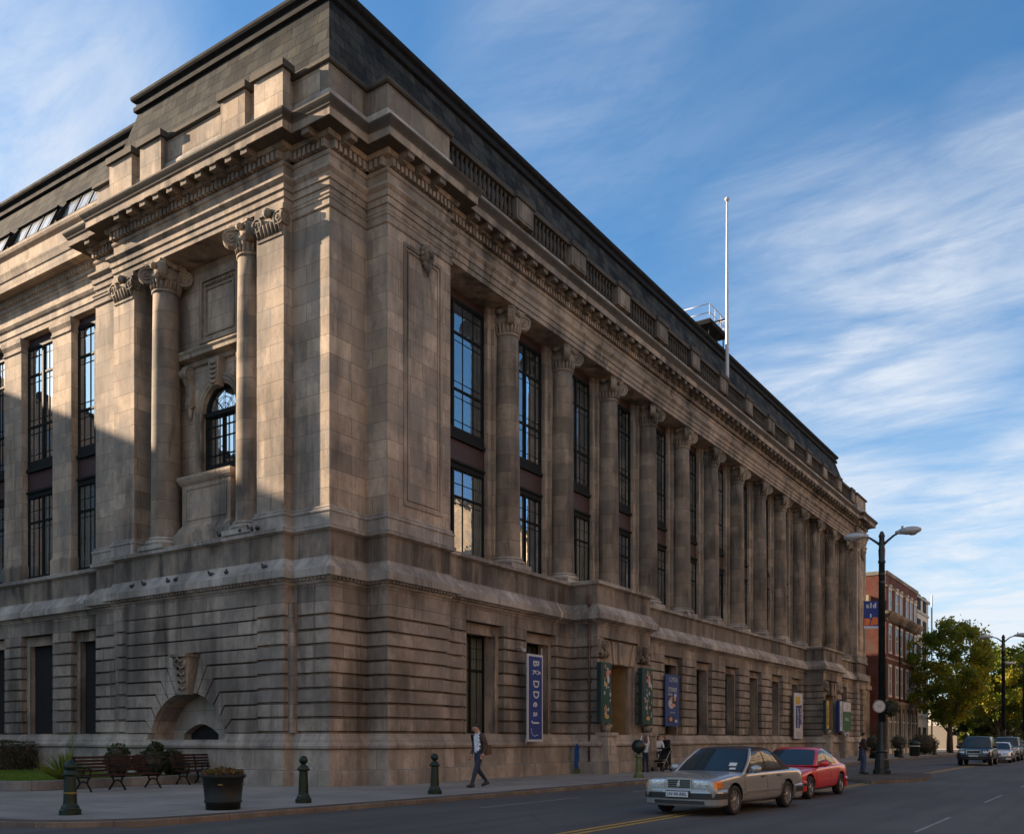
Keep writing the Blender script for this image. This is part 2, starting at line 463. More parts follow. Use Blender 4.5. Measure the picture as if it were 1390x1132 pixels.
for y in (-12.86,-13.10): mb.add([(-60,y-.055,RZ+.004),(15.2,y-.055,RZ+.004),(15.2,y+.055,RZ+.004),(-60,y+.055,RZ+.004)], [(0,1,2,3)])
for y in (-12.86,-13.10): mb.add([(21.5,y-.06,RZ+.004),(160,y-.06,RZ+.004),(160,y+.06,RZ+.004),(21.5,y+.06,RZ+.004)], [(0,1,2,3)])
tag(mb.build('yellow_road_lines', M['ylw']), 'double yellow line along the middle of the street', 'road marking', kind='structure')
mb = MB()
def dash(x0,x1,y,w=.1): mb.add([(x0,y-w/2,RZ+.005),(x1,y-w/2,RZ+.005),(x1,y+w/2,RZ+.005),(x0,y+w/2,RZ+.005)], [(0,1,2,3)])
for i in range(-6, 30): dash(-3.9+i*9, -.2+i*9, -17.85, .06)
for x0,x1 in ((-3.5,1.2),(4.5,7.5),(11,17),(28,40),(46,60)): dash(x0,x1,-8.3,.08)
tag(mb.build('white_road_lines', M['wht']), 'worn white lane dashes on the asphalt', 'road marking', kind='structure')
# traffic island
isl = [(13.6,-13.2),(16.0,-14.2),(17.5,-14.35),(22.3,-13.7),(22.6,-12.9),(21.5,-11.6),(18.5,-11.3),(15,-12.0)]
mb = MB(); mb.prism(isl, -.3, .0); isl_o = mb.build('traffic_island', M['kerb'])
tag(isl_o, 'low kerbed traffic island under the tall lamp post', 'traffic island', kind='structure')

# ------------------------------------------------------------------ museum
MU = thing('museum_building', 'long grey brown stone museum with giant columns and slate mansard roof', 'museum')
ZL = 8.22
UP = [(1.5,12.5),(0,12.5),(0,10.75),(-.38,10.75),(-.38,1.64),(0,1.64),(0,0),(1.72,0),(1.72,-.9),(5.05,-.9),(5.05,-.6),(63.1,-.6),(63.1,-.9),(66.4,-.9),(66.4,0),(67.4,0),(67.4,30)]
E1 = (13.98,19.2); E2 = (48.75,53.95); EY = -1.95
GP = UP[:11] + [(E1[0],-.6),(E1[0],EY),(E1[1],EY),(E1[1],-.6),(E2[0],-.6),(E2[0],EY),(E2[1],EY),(E2[1],-.6)] + UP[11:]
WG = [(.5,62),(.5,12.5)]
WIN_G = [(6.41,8.85),(10.5,12.8),(19.9,22.1),(23.8,26.1),(28.05,30.4),(32.5,34.85),(36.7,39.05),(41.15,43.5),(45.6,47.9),(55.0,57.3),(58.6,60.9)]
ZR0, ZR1, NR = 1.67, 5.85, 9
RH = (ZR1-ZR0)/NR
# plinth
mb = MB()
pl = [(-.4,-.1),(.20,-.1),(.20,.46),(.15,.5),(.10,.52),(.10,1.14),(.14,1.15),(.20,1.19),(.22,1.27),(.18,1.34),(.13,1.38),(.12,1.46),(.06,1.58),(.045,1.665),(-.4,1.665)]
pl_lo = pl[:12]+[(-.4,1.46)]; pl_hi = [(-.4,1.455)]+pl[11:]
mb.sweep(GP, pl_lo); mb.sweep([(.5,62),(.5,12.45)], pl)
mb.sweep([(1.5,12.5),(0,12.5),(0,10.75),(-.38,10.75),(-.38,8.62)], pl_hi); mb.sweep([(-.38,4.38)]+GP[4:], pl_hi)
mb.build('plinth', M['plinth'], MU)
# rusticated courses
def course_pieces():
    P = []
    # left wing piers
    y = 15.0
    ys = [(12.5+.0, None)]
    wp = []
    for k in range(12):
        y0 = 15.0 + 3.75*k
        wp.append((y0, y0+1.35))
    for a, b in wp: P.append([(.9,b),(.5,b),(.5,a),(.9,a)])
    P.append([(1.4,12.5),(0,12.5),(0,10.75),(-.38,10.75),(-.38,10.0)])
    P.append([(-.38,2.9),(-.38,1.64),(0,1.64),(0,0),(1.72,0),(1.72,-.9),(5.05,-.9),(5.05,-.6),(WIN_G[0][0],-.6),(WIN_G[0][0],-.2)])
    W = WIN_G
    P.append([(W[0][1],-.2),(W[0][1],-.6),(W[1][0],-.6),(W[1][0],-.2)])
    P.append([(W[1][1],-.2),(W[1][1],-.6),(E1[0],-.6),(E1[0],EY),(14.55,EY),(14.55,-1.2)])
    P.append([(17.9,-1.2),(17.9,EY),(E1[1],EY),(E1[1],-.6),(W[2][0],-.6),(W[2][0],-.2)])
    for i in range(2, 8): P.append([(W[i][1],-.2),(W[i][1],-.6),(W[i+1][0],-.6),(W[i+1][0],-.2)])
    P.append([(W[8][1],-.2),(W[8][1],-.6),(E2[0],-.6),(E2[0],EY),(49.32,EY),(49.32,-1.2)])
    P.append([(52.65,-1.2),(52.65,EY),(E2[1],EY),(E2[1],-.6),(W[9][0],-.6),(W[9][0],-.2)])
    P.append([(W[9][1],-.2),(W[9][1],-.6),(W[10][0],-.6),(W[10][0],-.2)])
    P.append([(W[10][1],-.2),(W[10][1],-.6),(63.1,-.6),(63.1,-.9),(64.25,-.9),(64.25,-.3)])
    P.append([(65.35,-.3),(65.35,-.9),(66.4,-.9),(66.4,0),(67.4,0),(67.4,30)])
    return P
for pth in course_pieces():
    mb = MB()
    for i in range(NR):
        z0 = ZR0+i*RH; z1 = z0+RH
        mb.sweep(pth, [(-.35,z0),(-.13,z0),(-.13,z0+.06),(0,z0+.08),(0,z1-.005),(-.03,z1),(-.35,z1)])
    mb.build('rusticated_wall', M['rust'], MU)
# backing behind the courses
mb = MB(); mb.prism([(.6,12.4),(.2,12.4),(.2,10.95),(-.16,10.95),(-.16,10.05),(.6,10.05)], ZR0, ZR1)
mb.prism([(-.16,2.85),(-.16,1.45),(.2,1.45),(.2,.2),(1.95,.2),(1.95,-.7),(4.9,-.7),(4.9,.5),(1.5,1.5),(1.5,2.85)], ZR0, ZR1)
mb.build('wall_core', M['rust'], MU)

# arched niche bay of the left pavilion
YC, AA, AB, ZS = 6.5, 2.0, 1.72, 1.36
def front(y,z): return (-.38,y,z)
def back(y,z): return (-.15,y,z)
def inset(poly, g):
    n = len(poly); a = sum(poly[i][0]*poly[(i+1)%n][1]-poly[(i+1)%n][0]*poly[i][1] for i in range(n))
    if a < 0: poly = poly[::-1]
    out = []
    for i in range(n):
        p0, p1, p2 = Vector(poly[i-1]), Vector(poly[i]), Vector(poly[(i+1)%n])
        d0 = (p1-p0).normalized(); d1 = (p2-p1).normalized()
        n0 = Vector((-d0.y,d0.x)); n1 = Vector((-d1.y,d1.x)); den = max(.35, 1+n0.dot(n1))
        q = p1 + (n0+n1)/den*g
        out.append((q.x,q.y))
    return poly, out
mb = MB()
def apt(t, s=1): return (YC + s*AA*math.cos(t), ZS + AB*math.sin(t))
ths = [0, .235, .52, .80, 1.06, 1.29]          # joint angles
wo = [None, 2.35, 2.0, 1.75, 1.45, 1.1]     # knee offset of each joint
for s in (1, -1):
    yend = 10.036 if s > 0 else 2.864
    for i in range(6):
        z0 = ZR0 + i*RH; z1 = z0+RH
        if i == 0:
            a_lo = .18; lower = [(yend,z0),(YC+s*AA*math.cos(a_lo),z0)]
            lo_pts = []
        t0 = ths[i] if i else .18
        t1 = ths[i+1] if i < 5 else 1.29
        if i < 5:
            poly = [(yend,z0),(yend,z1),(YC+s*wo[i+1],z1)]
            for q in range(7): poly.append(apt(t1+(t0-t1)*q/6, s))
            if i: poly.append((YC+s*wo[i],z0))
        else:
            poly = [(yend,z0),(yend,z1),(YC+s*.78,z1),apt(1.42,s),apt(1.35,s),apt(1.29,s),(YC+s*1.1,z0)]
        p0, p1 = inset(poly, .034)
        mb.slab(p0, back, front, 0, p1)
for i in range(6, NR):
    z0 = ZR0+i*RH; z1 = z0+RH
    p0, p1 = inset([(10.036,z0-.02),(10.036,z1),(2.864,z1),(2.864,z0-.02)], .036)
    mb.slab(p0, back, front, 0, p1)
# backing wall with arch hole, and the arch barrel
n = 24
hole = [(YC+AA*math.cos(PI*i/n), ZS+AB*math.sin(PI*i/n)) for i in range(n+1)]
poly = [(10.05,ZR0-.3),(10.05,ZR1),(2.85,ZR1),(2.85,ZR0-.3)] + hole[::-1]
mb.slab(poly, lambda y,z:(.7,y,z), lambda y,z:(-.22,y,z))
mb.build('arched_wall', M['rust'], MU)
mb = MB()
# niche back wall with small segmental opening
VC = 6.9
seg = [(VC-.95,ZS),(VC-.95,1.66)] + [(VC-.95+1.9*i/10, 1.66+.36*math.sin(PI*i/10)) for i in range(1,10)] + [(VC+.95,1.66),(VC+.95,ZS)]
poly = [(YC+2.1,ZS)] + [(YC+2.1,3.4),(YC-2.1,3.4),(YC-2.1,ZS)] + seg
mb.slab(poly, lambda y,z:(.95,y,z), lambda y,z:(.55,y,z))
mb.box(-.28,.8,YC-2.2,YC+2.2,ZS-.25,ZS+.0)
nb = mb.build('niche_back', M['plinth'], MU)
MB().box(.86,.9,VC-1.1,VC+1.1,ZS,2.2).build('vent_window', M['black'], MU)
# keystone with a carved scroll face
mb = MB()
mb.slab([(YC-.28,3.03),(YC+.28,3.03),(YC+.42,4.36),(YC-.42,4.36)], lambda y,z:(-.2,y,z), lambda y,z:(-.52-.14*(z-3)/1.3,y,z))
for k in range(5):
    zz = 3.2+k*.24; w = .17+.03*k
    mb.tube([(-.56-.03*k,YC-w,zz+.08),(-.62-.03*k,YC-w*.4,zz),(-.64-.03*k,YC,zz+.12),(-.62-.03*k,YC+w*.4,zz),(-.56-.03*k,YC+w,zz+.08)], .045, 6)
for s in (-1,1):
    mb.lathe([(.16,0),(.16,.1),(.11,.12),(.11,.05),(.05,.05),(.05,.14)], (-.70,YC+s*.18,4.12), 14, axis='x')
mb.box(-.78,-.2,YC-.47,YC+.47,4.32,4.42)
mb.build('keystone', M['carve'], MU)

# frieze strip over the rusticated storey, ledge, pedestal course and upper ledge
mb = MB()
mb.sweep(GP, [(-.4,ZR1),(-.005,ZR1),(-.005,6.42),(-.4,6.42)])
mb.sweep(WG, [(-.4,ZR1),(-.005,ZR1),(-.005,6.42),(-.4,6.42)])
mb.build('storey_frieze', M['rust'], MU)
mb = MB()
lip = [(-.45,6.42),(.03,6.42),(.06,6.46),(.06,6.50),(.12,6.52),(.12,6.56),(.22,6.575),(.24,6.585),(.32,6.59),(.32,6.84),(.28,6.86),(.05,7.18),(.03,7.25),(-.45,7.25)]
mb.sweep(GP, lip); mb.sweep(WG, lip)
# bead course below the lip
def along(path, step, fn):
    for i in range(len(path)-1):
        a = Vector(path[i]); b = Vector(path[i+1]); L = (b-a).length
        if L < step*.8: continue
        d = (b-a)/L; nn = Vector((d.y,-d.x)); k = max(1, round(L/step)); st = L/k
        for j in range(k): fn(a+d*(st*(j+.5)), d, nn)
def vis(nn): return nn.x < -.5 or nn.y < -.5
def bead(p, d, nn):
    if not vis(nn) or p.x > 40: return
    c = p+nn*.16
    mb.obox((c.x,c.y,6.545), .08, .12, .06, Matrix(((d.x,nn.x,0),(d.y,nn.y,0),(0,0,1))))
along(GP, .17, bead)
mb.build('ledge', M['wash'], MU)
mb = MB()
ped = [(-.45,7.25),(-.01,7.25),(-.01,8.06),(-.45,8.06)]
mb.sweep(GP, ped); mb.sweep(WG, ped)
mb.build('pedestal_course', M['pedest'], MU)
mb = MB()
ul = [(-.6,8.06),(.03,8.06),(.06,8.09),(.14,8.10),(.16,8.22),(.12,8.245),(-.6,8.25)]
mb.sweep(GP, ul); mb.sweep(WG, ul)
mb.build('sill_ledge', M['wash'], MU)
# entrance balcony tops
mb = MB()
for e in (E1,E2): mb.box(e[0]+.05,e[1]-.05,EY+.05,-.3,7.3,8.2)
mb.build('balcony_top', M['trim'], MU)

# ---- upper walls
mb = MB()
cp = [(-.38,2.9),(-.38,1.64),(0,1.64),(0,0),(1.72,0),(1.72,-.9),(5.05,-.9),(5.05,.7),(2,2),(1.2,2.9)]
mb.prism(cp, 8.25, 18.62)
mb.build('corner_pier', M['ashlar'], MU)
mb = MB()
mb.prism([(1.2,12.5),(0,12.5),(0,10.75),(-.38,10.75),(-.38,9.5),(1.2,9.5)], 8.25, 18.62)
mb.build('pavilion_pier', M['ashlar'], MU)
mb = MB(); mb.prism([(63.1,1),(63.1,-.9),(66.4,-.9),(66.4,0),(67.4,0),(67.4,1)], 8.25, 18.62)
mb.build('end_pier', M['ashlar'], MU)
mb = MB(); mb.box(66.0,67.4,1,30,0,18.62); mb.build('end_wall', M['ashlar'], MU)
# base blocks and base mouldings of the piers
bp = [(-.3,8.25),(.085,8.25),(.085,8.62),(.12,8.63),(.12,8.70),(.07,8.73),(.05,8.75),(.07,8.78),(.04,8.82),(.0,8.83),(-.3,8.83)]
mb = MB(); mb.sweep([(-.1,2.9),(-.38,2.9),(-.38,1.64),(0,1.64),(0,0),(1.72,0),(1.72,-.9),(5.05,-.9),(5.05,.3)], bp); mb.build('pier_base', M['wash'], MU)
mb = MB(); mb.sweep([(.6,12.5),(0,12.5),(0,10.75),(-.38,10.75),(-.38,9.5),(.3,9.5)], bp); mb.build('pier_base', M['wash'], MU)
mb = MB(); mb.sweep([(63.1,.3),(63.1,-.9),(66.4,-.9),(66.4,0),(67.4,0)], bp); mb.build('pier_base', M['wash'], MU)
# astragal bands below the architrave on the piers, and carved pier capitals
ab = [(-.3,18.18),(.03,18.18),(.06,18.21),(.06,18.26),(.03,18.29),(.03,18.42),(.07,18.46),(.07,18.52),(.10,18.56),(.10,18.62),(-.3,18.62)]
mb = MB(); mb.sweep([(0,1.64),(0,0),(1.72,0),(1.72,-.9),(5.05,-.9),(5.05,.3)], ab); mb.build('pier_band', M['trim'], MU)
mb = MB(); mb.sweep([(.6,12.5),(0,12.5),(0,10.8)], ab); mb.build('pier_band', M['trim'], MU)
mb = MB(); mb.sweep([(63.1,.3),(63.1,-.9),(66.4,-.9),(66.4,0),(67.4,0)], ab); mb.build('pier_band', M['trim'], MU)

def volute(mb, c, nrm, r, th=.16):
    """spiral scroll disc facing nrm (horizontal)"""
    nrm = Vector(nrm).normalized(); up = Vector((0,0,1)); sd = nrm.cross(up).normalized()
    c = Vector(c)
    vs = []; fs = []
    def ring(rr, off, k=16): return [c + nrm*off + sd*(rr*math.cos(2*PI*i/k)) + up*(rr*math.sin(2*PI*i/k)) for i in range(k)]
    prof = [(r,-th/2),(r,th/2),(r*.80,th/2),(r*.76,th/2-.035),(r*.52,th/2-.035),(r*.48,th/2+.005),(r*.30,th/2+.005),(r*.27,th/2-.03),(r*.17,th/2-.03),(r*.14,th/2+.02),(0.001,th/2+.03)]
    k = 16
    for rr, o in prof: vs += ring(rr, o, k)
    for i in range(len(prof)-1):
        for j in range(k): fs.append((i*k+j,i*k+(j+1)%k,(i+1)*k+(j+1)%k,(i+1)*k+j))
    bk = [c - nrm*(th/2-.001)] ; 
    fs.append([j for j in range(k)][::-1])
    mb.add(vs, fs, 0, False)

def make_capital(z0, r, parent, simple=False):
    """Ionic-composite capital about the local origin; z0 = base of capital; height about 1.05"""
    mb = MB()
    mb.lathe([(r,z0-.05),(r+.05,z0-.03),(r+.05,z0+.03),(r+.01,z0+.05),(r+.01,z0+.34),(r+.06,z0+.40),(r+.13,z0+.50),(r+.10,z0+.56),(r+.02,z0+.80)], n=24)
    for k in range(20):                       # leaves round the neck
        t = 2*PI*k/20; x, y = math.cos(t), math.sin(t)
        mb.tube([((r+.02)*x,(r+.02)*y,z0+.06),((r+.05)*x,(r+.05)*y,z0+.22),((r+.10)*x,(r+.10)*y,z0+.34),((r+.06)*x,(r+.06)*y,z0+.39)], [.045,.05,.045,.02], 5)
    for k in range(4):                        # corner volutes and garlands
        t = PI/4+PI/2*k; d = Vector((math.cos(t), math.sin(t), 0)); sd = Vector((-d.y,d.x,0))
        c = d*(r*1.36)+Vector((0,0,z0+.60))
        for s in (-1,1): volute(mb, c+d*.05+sd*(s*.07), sd*s+d*.0, .29, .14)
        mb.tube([d*(r*.9)+Vector((0,0,z0+.56)), d*(r*1.2)+Vector((0,0,z0+.83)), d*(r*1.5)+Vector((0,0,z0+.80))], [.09,.10,.07], 6)
        t2 = PI/2*k; e = Vector((math.cos(t2),math.sin(t2),0)); e2 = Vector((-e.y,e.x,0))
        mb.sphere(e*(r*1.13)+Vector((0,0,z0+.88)), .15, 8, sc=(1,1,.8))
        for q in range(5):
            a = (q-2)*.17
            mb.sphere(e*(r*1.08)+e2*a+Vector((0,0,z0+.62-.07*math.cos(a*5))), .075, 6)
    # abacus with concave sides
    pts = []
    for k in range(4):
        t = PI/4+PI/2*k; d = Vector((math.cos(t), math.sin(t))); sd = Vector((-d.y,d.x))
        pts += [d*(r*1.56)-sd*.09, d*(r*1.56)+sd*.09]
        t2 = t+PI/4; e = Vector((math.cos(t2),math.sin(t2)))
        for q in (-.5,0,.5): pts.append(e*(r*1.10+.06*abs(q))+Vector((-e.y,e.x))*(q*r*1.1))
    mb.prism([(p.x,p.y) for p in pts], z0+.84, z0+.93)
    mb.prism([(p.x*1.05,p.y*1.05) for p in pts], z0+.93, z0+1.0)
    return mb.build('capital', M['carve'], parent)
def make_column(loc, r0, r1, zb, zc):
    """base at zb, capital starting at zc"""
    mb = MB()
    prof = []
    H = zc-zb-.5
    for i in range(13):
        t = i/12; prof.append((r0-(r0-r1)*t**1.7, zb+.5+H*t))
    mb.lathe([(r0+.05,zb+.44),(r0+.02,zb+.5)]+prof[1:], n=28)
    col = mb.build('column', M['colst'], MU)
    col.location = loc
    b = MB()
    b.box(-r0*1.34,r0*1.34,-r0*1.34,r0*1.34,zb,zb+.17)
    pr = [(r0*1.3,zb+.17)]
    for i in range(7): a = -PI/2+PI*i/6; pr.append((r0*1.24+.085*math.cos(a), zb+.255+.085*math.sin(a)))
    pr += [(r0*1.14,zb+.35),(r0*1.12,zb+.37)]
    for i in range(7): a = -PI/2+PI*i/6; pr.append((r0*1.12+.045*math.cos(a), zb+.415+.045*math.sin(a)))
    pr += [(r0*1.05,zb+.47)]
    b.lathe(pr, n=28)
    b.build('column_base', M['wash'], col)
    make_capital(zc, r1, col)
    return col
NC = 13; PITCH = 4.33; X0C = 10.0
c0 = make_column((X0C,.02,0), .535, .455, 8.25, 17.60)
for k in range(1,NC): link_copy(c0, MU, PITCH*k)
cl = make_column((.12,3.72,0), .52, .45, 8.25, 17.60)
link_copy(cl, MU, 0, 4.6)
# carved capitals on the pavilion pilasters
mb = MB()
for y in (2.27,10.12):
    for s in (-1,1):
        volute(mb, (-.44,y+s*.5,18.15), (-1,0,0), .24, .16)
        volute(mb, (-.36,y+s*.66,18.15), (0,s,0), .22, .1)
    mb.box(-.45,-.2,y-.66,y+.66,18.42,18.60)
    mb.box(-.415,-.2,y-.58,y+.58,17.62,17.70)
    for q in range(7):
        yy = y+(q-3)*.17
        mb.tube([(-.36,yy,17.72),(-.43,yy,17.9),(-.50,yy,18.05),(-.44,yy,18.1)], [.06,.07,.06,.03], 5)
    mb.sphere((-.5,y,18.42), .16, 8)
for x,y in ((5.05,-.35),(63.1,-.35)):
    volute(mb, (x+(.02 if x<10 else -.02),y-.1,18.1), (1 if x<10 else -1,0,0), .25, .2)
    volute(mb, (x+(.12 if x<10 else -.12),y-.22,18.1), (0,-1,0), .25, .12)
    mb.box(x-.06,x+.3 if x<10 else x+.06,y-.24,y+.3,18.36,18.6)
mb.build('pilaster_capital', M['carve'], MU)

# ---- entablature
ENT = [(-.9,18.62),(.0,18.62),(.0,18.80),(.05,18.81),(.05,19.02),(.10,19.03),(.10,19.22),(.13,19.24),(.21,19.32),(.21,19.40),(.0,19.41),(.0,19.83),(-.9,19.83)]
mb = MB()
mb.sweep(UP[:-1]+[(67.4,10)], ENT)
# soffit slabs spanning the recessed bays
mb.box(-.30,1.0,2.85,9.6,18.63,19.8); mb.box(5.0,63.2,-.5,.95,18.63,19.8)
mb.build('entablature', M['trim'], MU)
BED = [(-.9,19.83),(.03,19.83),(.06,19.88),(.06,19.95),(.0,19.955),(.0,20.26),(.21,20.28),(.23,20.33),(.25,20.40),(.25,20.42),(-.9,20.42)]
mb = MB()
mb.sweep(UP[:-1]+[(67.4,10)], BED)
def dent(p, d, nn):
    if not vis(nn): return
    c = p+nn*.095
    mb.obox((c.x,c.y,20.115), .125, .21, .25, Matrix(((d.x,nn.x,0),(d.y,nn.y,0),(0,0,1))))
OUTB = UP[:-1]
along(OUTB, .21, dent)
mb.build('dentil_band', M['trim'], MU)
INNER = [Vector(v) for v in ((1.72,0),(0,1.64),(0,10.75),(5.05,-.6),(63.1,-.6),(66.4,0))]
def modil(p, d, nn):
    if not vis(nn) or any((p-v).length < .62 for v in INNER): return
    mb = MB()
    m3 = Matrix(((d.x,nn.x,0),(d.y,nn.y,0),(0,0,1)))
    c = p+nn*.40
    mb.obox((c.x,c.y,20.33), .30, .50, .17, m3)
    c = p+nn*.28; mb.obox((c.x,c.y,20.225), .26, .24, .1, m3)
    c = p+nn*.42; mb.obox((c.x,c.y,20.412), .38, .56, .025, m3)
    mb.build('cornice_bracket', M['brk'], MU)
along(UP[1:-2], .78, modil)
COR = [(-.9,20.42),(.68,20.42),(.70,20.43),(.70,20.66),(.73,20.68),(.75,20.70),(.76,20.74),(.82,20.82),(.86,20.88),(.86,20.94),(.3,21.02),(-.9,21.02)]
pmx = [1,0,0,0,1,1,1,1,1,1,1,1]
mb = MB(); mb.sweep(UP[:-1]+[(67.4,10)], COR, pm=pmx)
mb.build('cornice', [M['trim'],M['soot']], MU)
# parapet: blocking course all round, solid dies on pavilions, balustrade between
mb = MB()
PB = [(-.5,21.02),(.06,21.02),(.06,21.80),(.02,21.88),(-.5,21.88)]
mb.sweep(UP[:-1]+[(67.4,10)], PB)
mb.build('parapet_plinth', M['wash'], MU)
mb = MB()
mb.sweep([(.6,12.5),(0,12.5),(0,10.75),(-.38,10.75),(-.38,1.64),(0,1.64),(0,.02),(1.0,.02)], [(-.4,21.88),(-.02,21.88),(-.02,22.70),(-.4,22.70)])
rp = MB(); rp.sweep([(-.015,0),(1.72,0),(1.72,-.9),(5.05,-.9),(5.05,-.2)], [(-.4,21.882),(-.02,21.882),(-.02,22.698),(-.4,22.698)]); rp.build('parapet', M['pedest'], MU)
mb.sweep([(63.1,-.2),(63.1,-.9),(66.4,-.9),(66.4,0),(67.4,0),(67.4,10)], [(-.4,21.88),(-.02,21.88),(-.02,22.70),(-.4,22.70)])
mb.build('parapet', M['ashlar'], MU)
for a,b in ((1.42,2.75),(3.2,4.4),(7.6,8.8),(9.3,10.65)): MB().box(-.62,-.3,a,b,21.03,22.72).build('parapet_pier', M['ashlar'], MU)
mb = MB()
CO = [(-.5,22.70),(.06,22.70),(.10,22.74),(.10,22.84),(.05,22.90),(-.5,22.92)]
mb.sweep([(.6,12.5),(0,12.5),(0,10.75),(-.38,10.75),(-.38,1.64),(0,1.64),(0,0),(1.72,0),(1.72,-.9),(5.05,-.9),(5.05,-.2)], CO)
mb.sweep([(63.1,-.2),(63.1,-.9),(66.4,-.9),(66.4,0),(67.4,0),(67.4,10)], CO)
for a,b in ((1.42,2.75),(3.2,4.4),(7.6,8.8),(9.3,10.65)): mb.box(-.72,-.2,a-.1,b+.1,22.722,22.95)
mb.build('parapet_coping', M['soot'], MU)
# balustrade
balm = MB()
bprof = [(.075,0),(.075,.07),(.05,.09),(.05,.12),(.085,.22),(.09,.30),(.06,.44),(.045,.55),(.05,.62),(.07,.64),(.07,.72),(.075,.74),(.075,.82)]
def make_bal(x0, x1):
    mb = MB()
    n = max(2, round((x1-x0)/.29))
    for i in range(n): mb.lathe(bprof, (x0+(x1-x0)*(i+.5)/n, -.62, 21.88), 8)
    return mb.build('balustrade', M['soot'], MU)  # dark stone puts the deep shade of the balusters into their colour
pd = MB(); pc = MB()
edges = [5.05]
for k in range(NC):
    x = X0C+PITCH*k
    pd = MB(); pd.box(x-.62,x+.62,-.86,-.30,21.89,22.70); pd.box(x-.48,x+.48,-.885,-.8,21.98,22.60); pd.build('balustrade_pedestal', M['pedest'], MU)
    edges += [x-.62, x+.62]
edges.append(63.1)
for i in range(0, len(edges), 2):
    if edges[i+1]-edges[i] > .5: make_bal(edges[i]+.05, edges[i+1]-.05)
pc.box(5.0,63.15,-.80,-.42,22.70,22.90)
for k in range(NC): x = X0C+PITCH*k; pc.box(x-.68,x+.68,-.93,-.28,22.705,22.94)
pc.build('balustrade_coping', M['soot'], MU)

# ---- mansard roof
mb = MB()
def roof_strip(a, b, c, d): mb.add([a,b,c,d],[(0,1,2,3)])
ZB, ZT = 22.0, 26.0
# corner pavilion + long range: base loop and top loop
base = [(.15,12.7),(.15,.15),(67.0,.15),(67.0,13.5),(13,13.5),(13,12.7)]
top = [(1.15,11.4),(1.15,1.15),(63.9,1.15),(63.9,12.3),(12,12.3),(12,11.4)]
for i in range(6):
    j = (i+1)%6
    roof_strip((*base[i],ZB),(*base[j],ZB),(*top[j],ZT),(*top[i],ZT))
mb.add([(*p,ZT) for p in top], [list(range(6))])
# wing roof
wb = [(.95,62),(.95,12.0)]; wt = [(1.85,62),(1.85,11.4)]
roof_strip((.55,62,22.5),(.55,11.6,22.5),(1.85,11.6,25.7),(1.85,62,25.7))
mb.add([(1.85,11.6,25.7),(12,11.6,25.7),(12,62,25.7),(1.85,62,25.7)], [(0,1,2,3)])
mb.build('slate_roof', M['slate'], MU)
mb = MB()
RM = [(-.4,25.9),(.05,25.9),(.16,25.94),(.16,26.10),(.08,26.13),(.08,26.26),(.20,26.33),(.24,26.40),(.24,26.50),(-.4,26.52)]
mb.sweep([(12,11.4),(1.15,11.4),(1.15,1.15),(63.9,1.15),(63.9,12.3)], RM)
mb.sweep([(1.85,62),(1.85,11.5)], [(o,z-.3) for o,z in RM])
mb.build('roof_moulding', M['lead'], MU)
# wing roof lights
for k in range(9):
    y0 = 13.2+3.75*k
    def sl(z, o=.0): return .55+.40625*(z-22.5)-o
    def bar(f, ya,yb,za,zb,o=.07,m=0): f.add([(sl(za,o),ya,za),(sl(za,o),yb,za),(sl(zb,o),yb,zb),(sl(zb,o),ya,zb),(sl(za,-.05),ya,za),(sl(za,-.05),yb,za),(sl(zb,-.05),yb,zb),(sl(zb,-.05),ya,zb)], [(0,1,2,3),(4,7,6,5),(0,4,5,1),(1,5,6,2),(2,6,7,3),(3,7,4,0)], m)
    f = MB()
    bar(f,y0,y0+2.9,22.92,23.02,.09); bar(f,y0-.1,y0+3.0,23.92,24.02,.16)
    f.add([(sl(22.95,.02),y0+2.9,22.95),(sl(22.95,.30),y0+2.9,22.95),(sl(23.95,.12),y0+2.9,23.95),(sl(23.95,.02),y0+2.9,23.95),(sl(22.95,.02),y0+3.15,22.95),(sl(23.95,.02),y0+3.1,23.95)],[(0,1,2,3),(1,4,5,2),(0,4,1),(3,2,5)])
    for q in range(4): yy = y0+q*2.9/3; bar(f,yy-.03,yy+.03,23.02,23.92,.075)
    fo = f.build('roof_light', M['lead'], MU)
    g_ = MB(); bar(g_,y0+.04,y0+2.86,23.02,23.92,.045)
    go = g_.build('pane', M['glass_sky'], fo)
    lb = MB()
    for q in range(6):
        yy = y0+(q+.5)*2.9/6; bar(lb,yy-.012,yy+.012,23.02,23.92,.056)
    lb.build('glazing_bar', M['lamphead0'], fo)

# ---- left wing upper storeys
mb = MB()
PW = [(15.0+3.75*k, 16.35+3.75*k) for k in range(12)]
for a,b in PW: MB().box(.5,1.3,a,b,8.25,18.62).build('wing_pier', M['stwing'], MU)
mb = MB()
for a,b in PW:
    pth = [(1.0,b),(.5,b),(.5,a),(1.0,a)]
    mb.sweep(pth, [(-.3,18.05),(.02,18.05),(.05,18.08),(.05,18.14),(.02,18.17),(.02,18.28),(.06,18.36),(.10,18.44),(.10,18.62),(-.3,18.62)])
    mb.sweep(pth, [(-.3,8.25),(.07,8.25),(.07,8.85),(.03,8.92),(0,8.95),(-.3,8.95)])
mb.build('wing_pier_trim', M['trim'], MU)
WENT = [(-.9,18.62),(.0,18.62),(.0,18.85),(.04,18.87),(.04,19.12),(.10,19.18),(.16,19.28),(.16,19.36),(.0,19.38),(.0,19.82),(.05,19.86),(.05,19.95),(.10,19.97),(.10,20.12),(.14,20.14),(.14,20.32),(.20,20.42),(.62,20.44),(.62,20.80),(.66,20.84),(.70,21.0),(.74,21.12),(.74,21.2),(.05,21.26),(.0,21.28),(.0,22.35),(.05,22.38),(.12,22.46),(.16,22.56),(.16,22.66),(-.1,22.72),(-.9,22.72)]
mb = MB(); mb.sweep(WG, WENT)
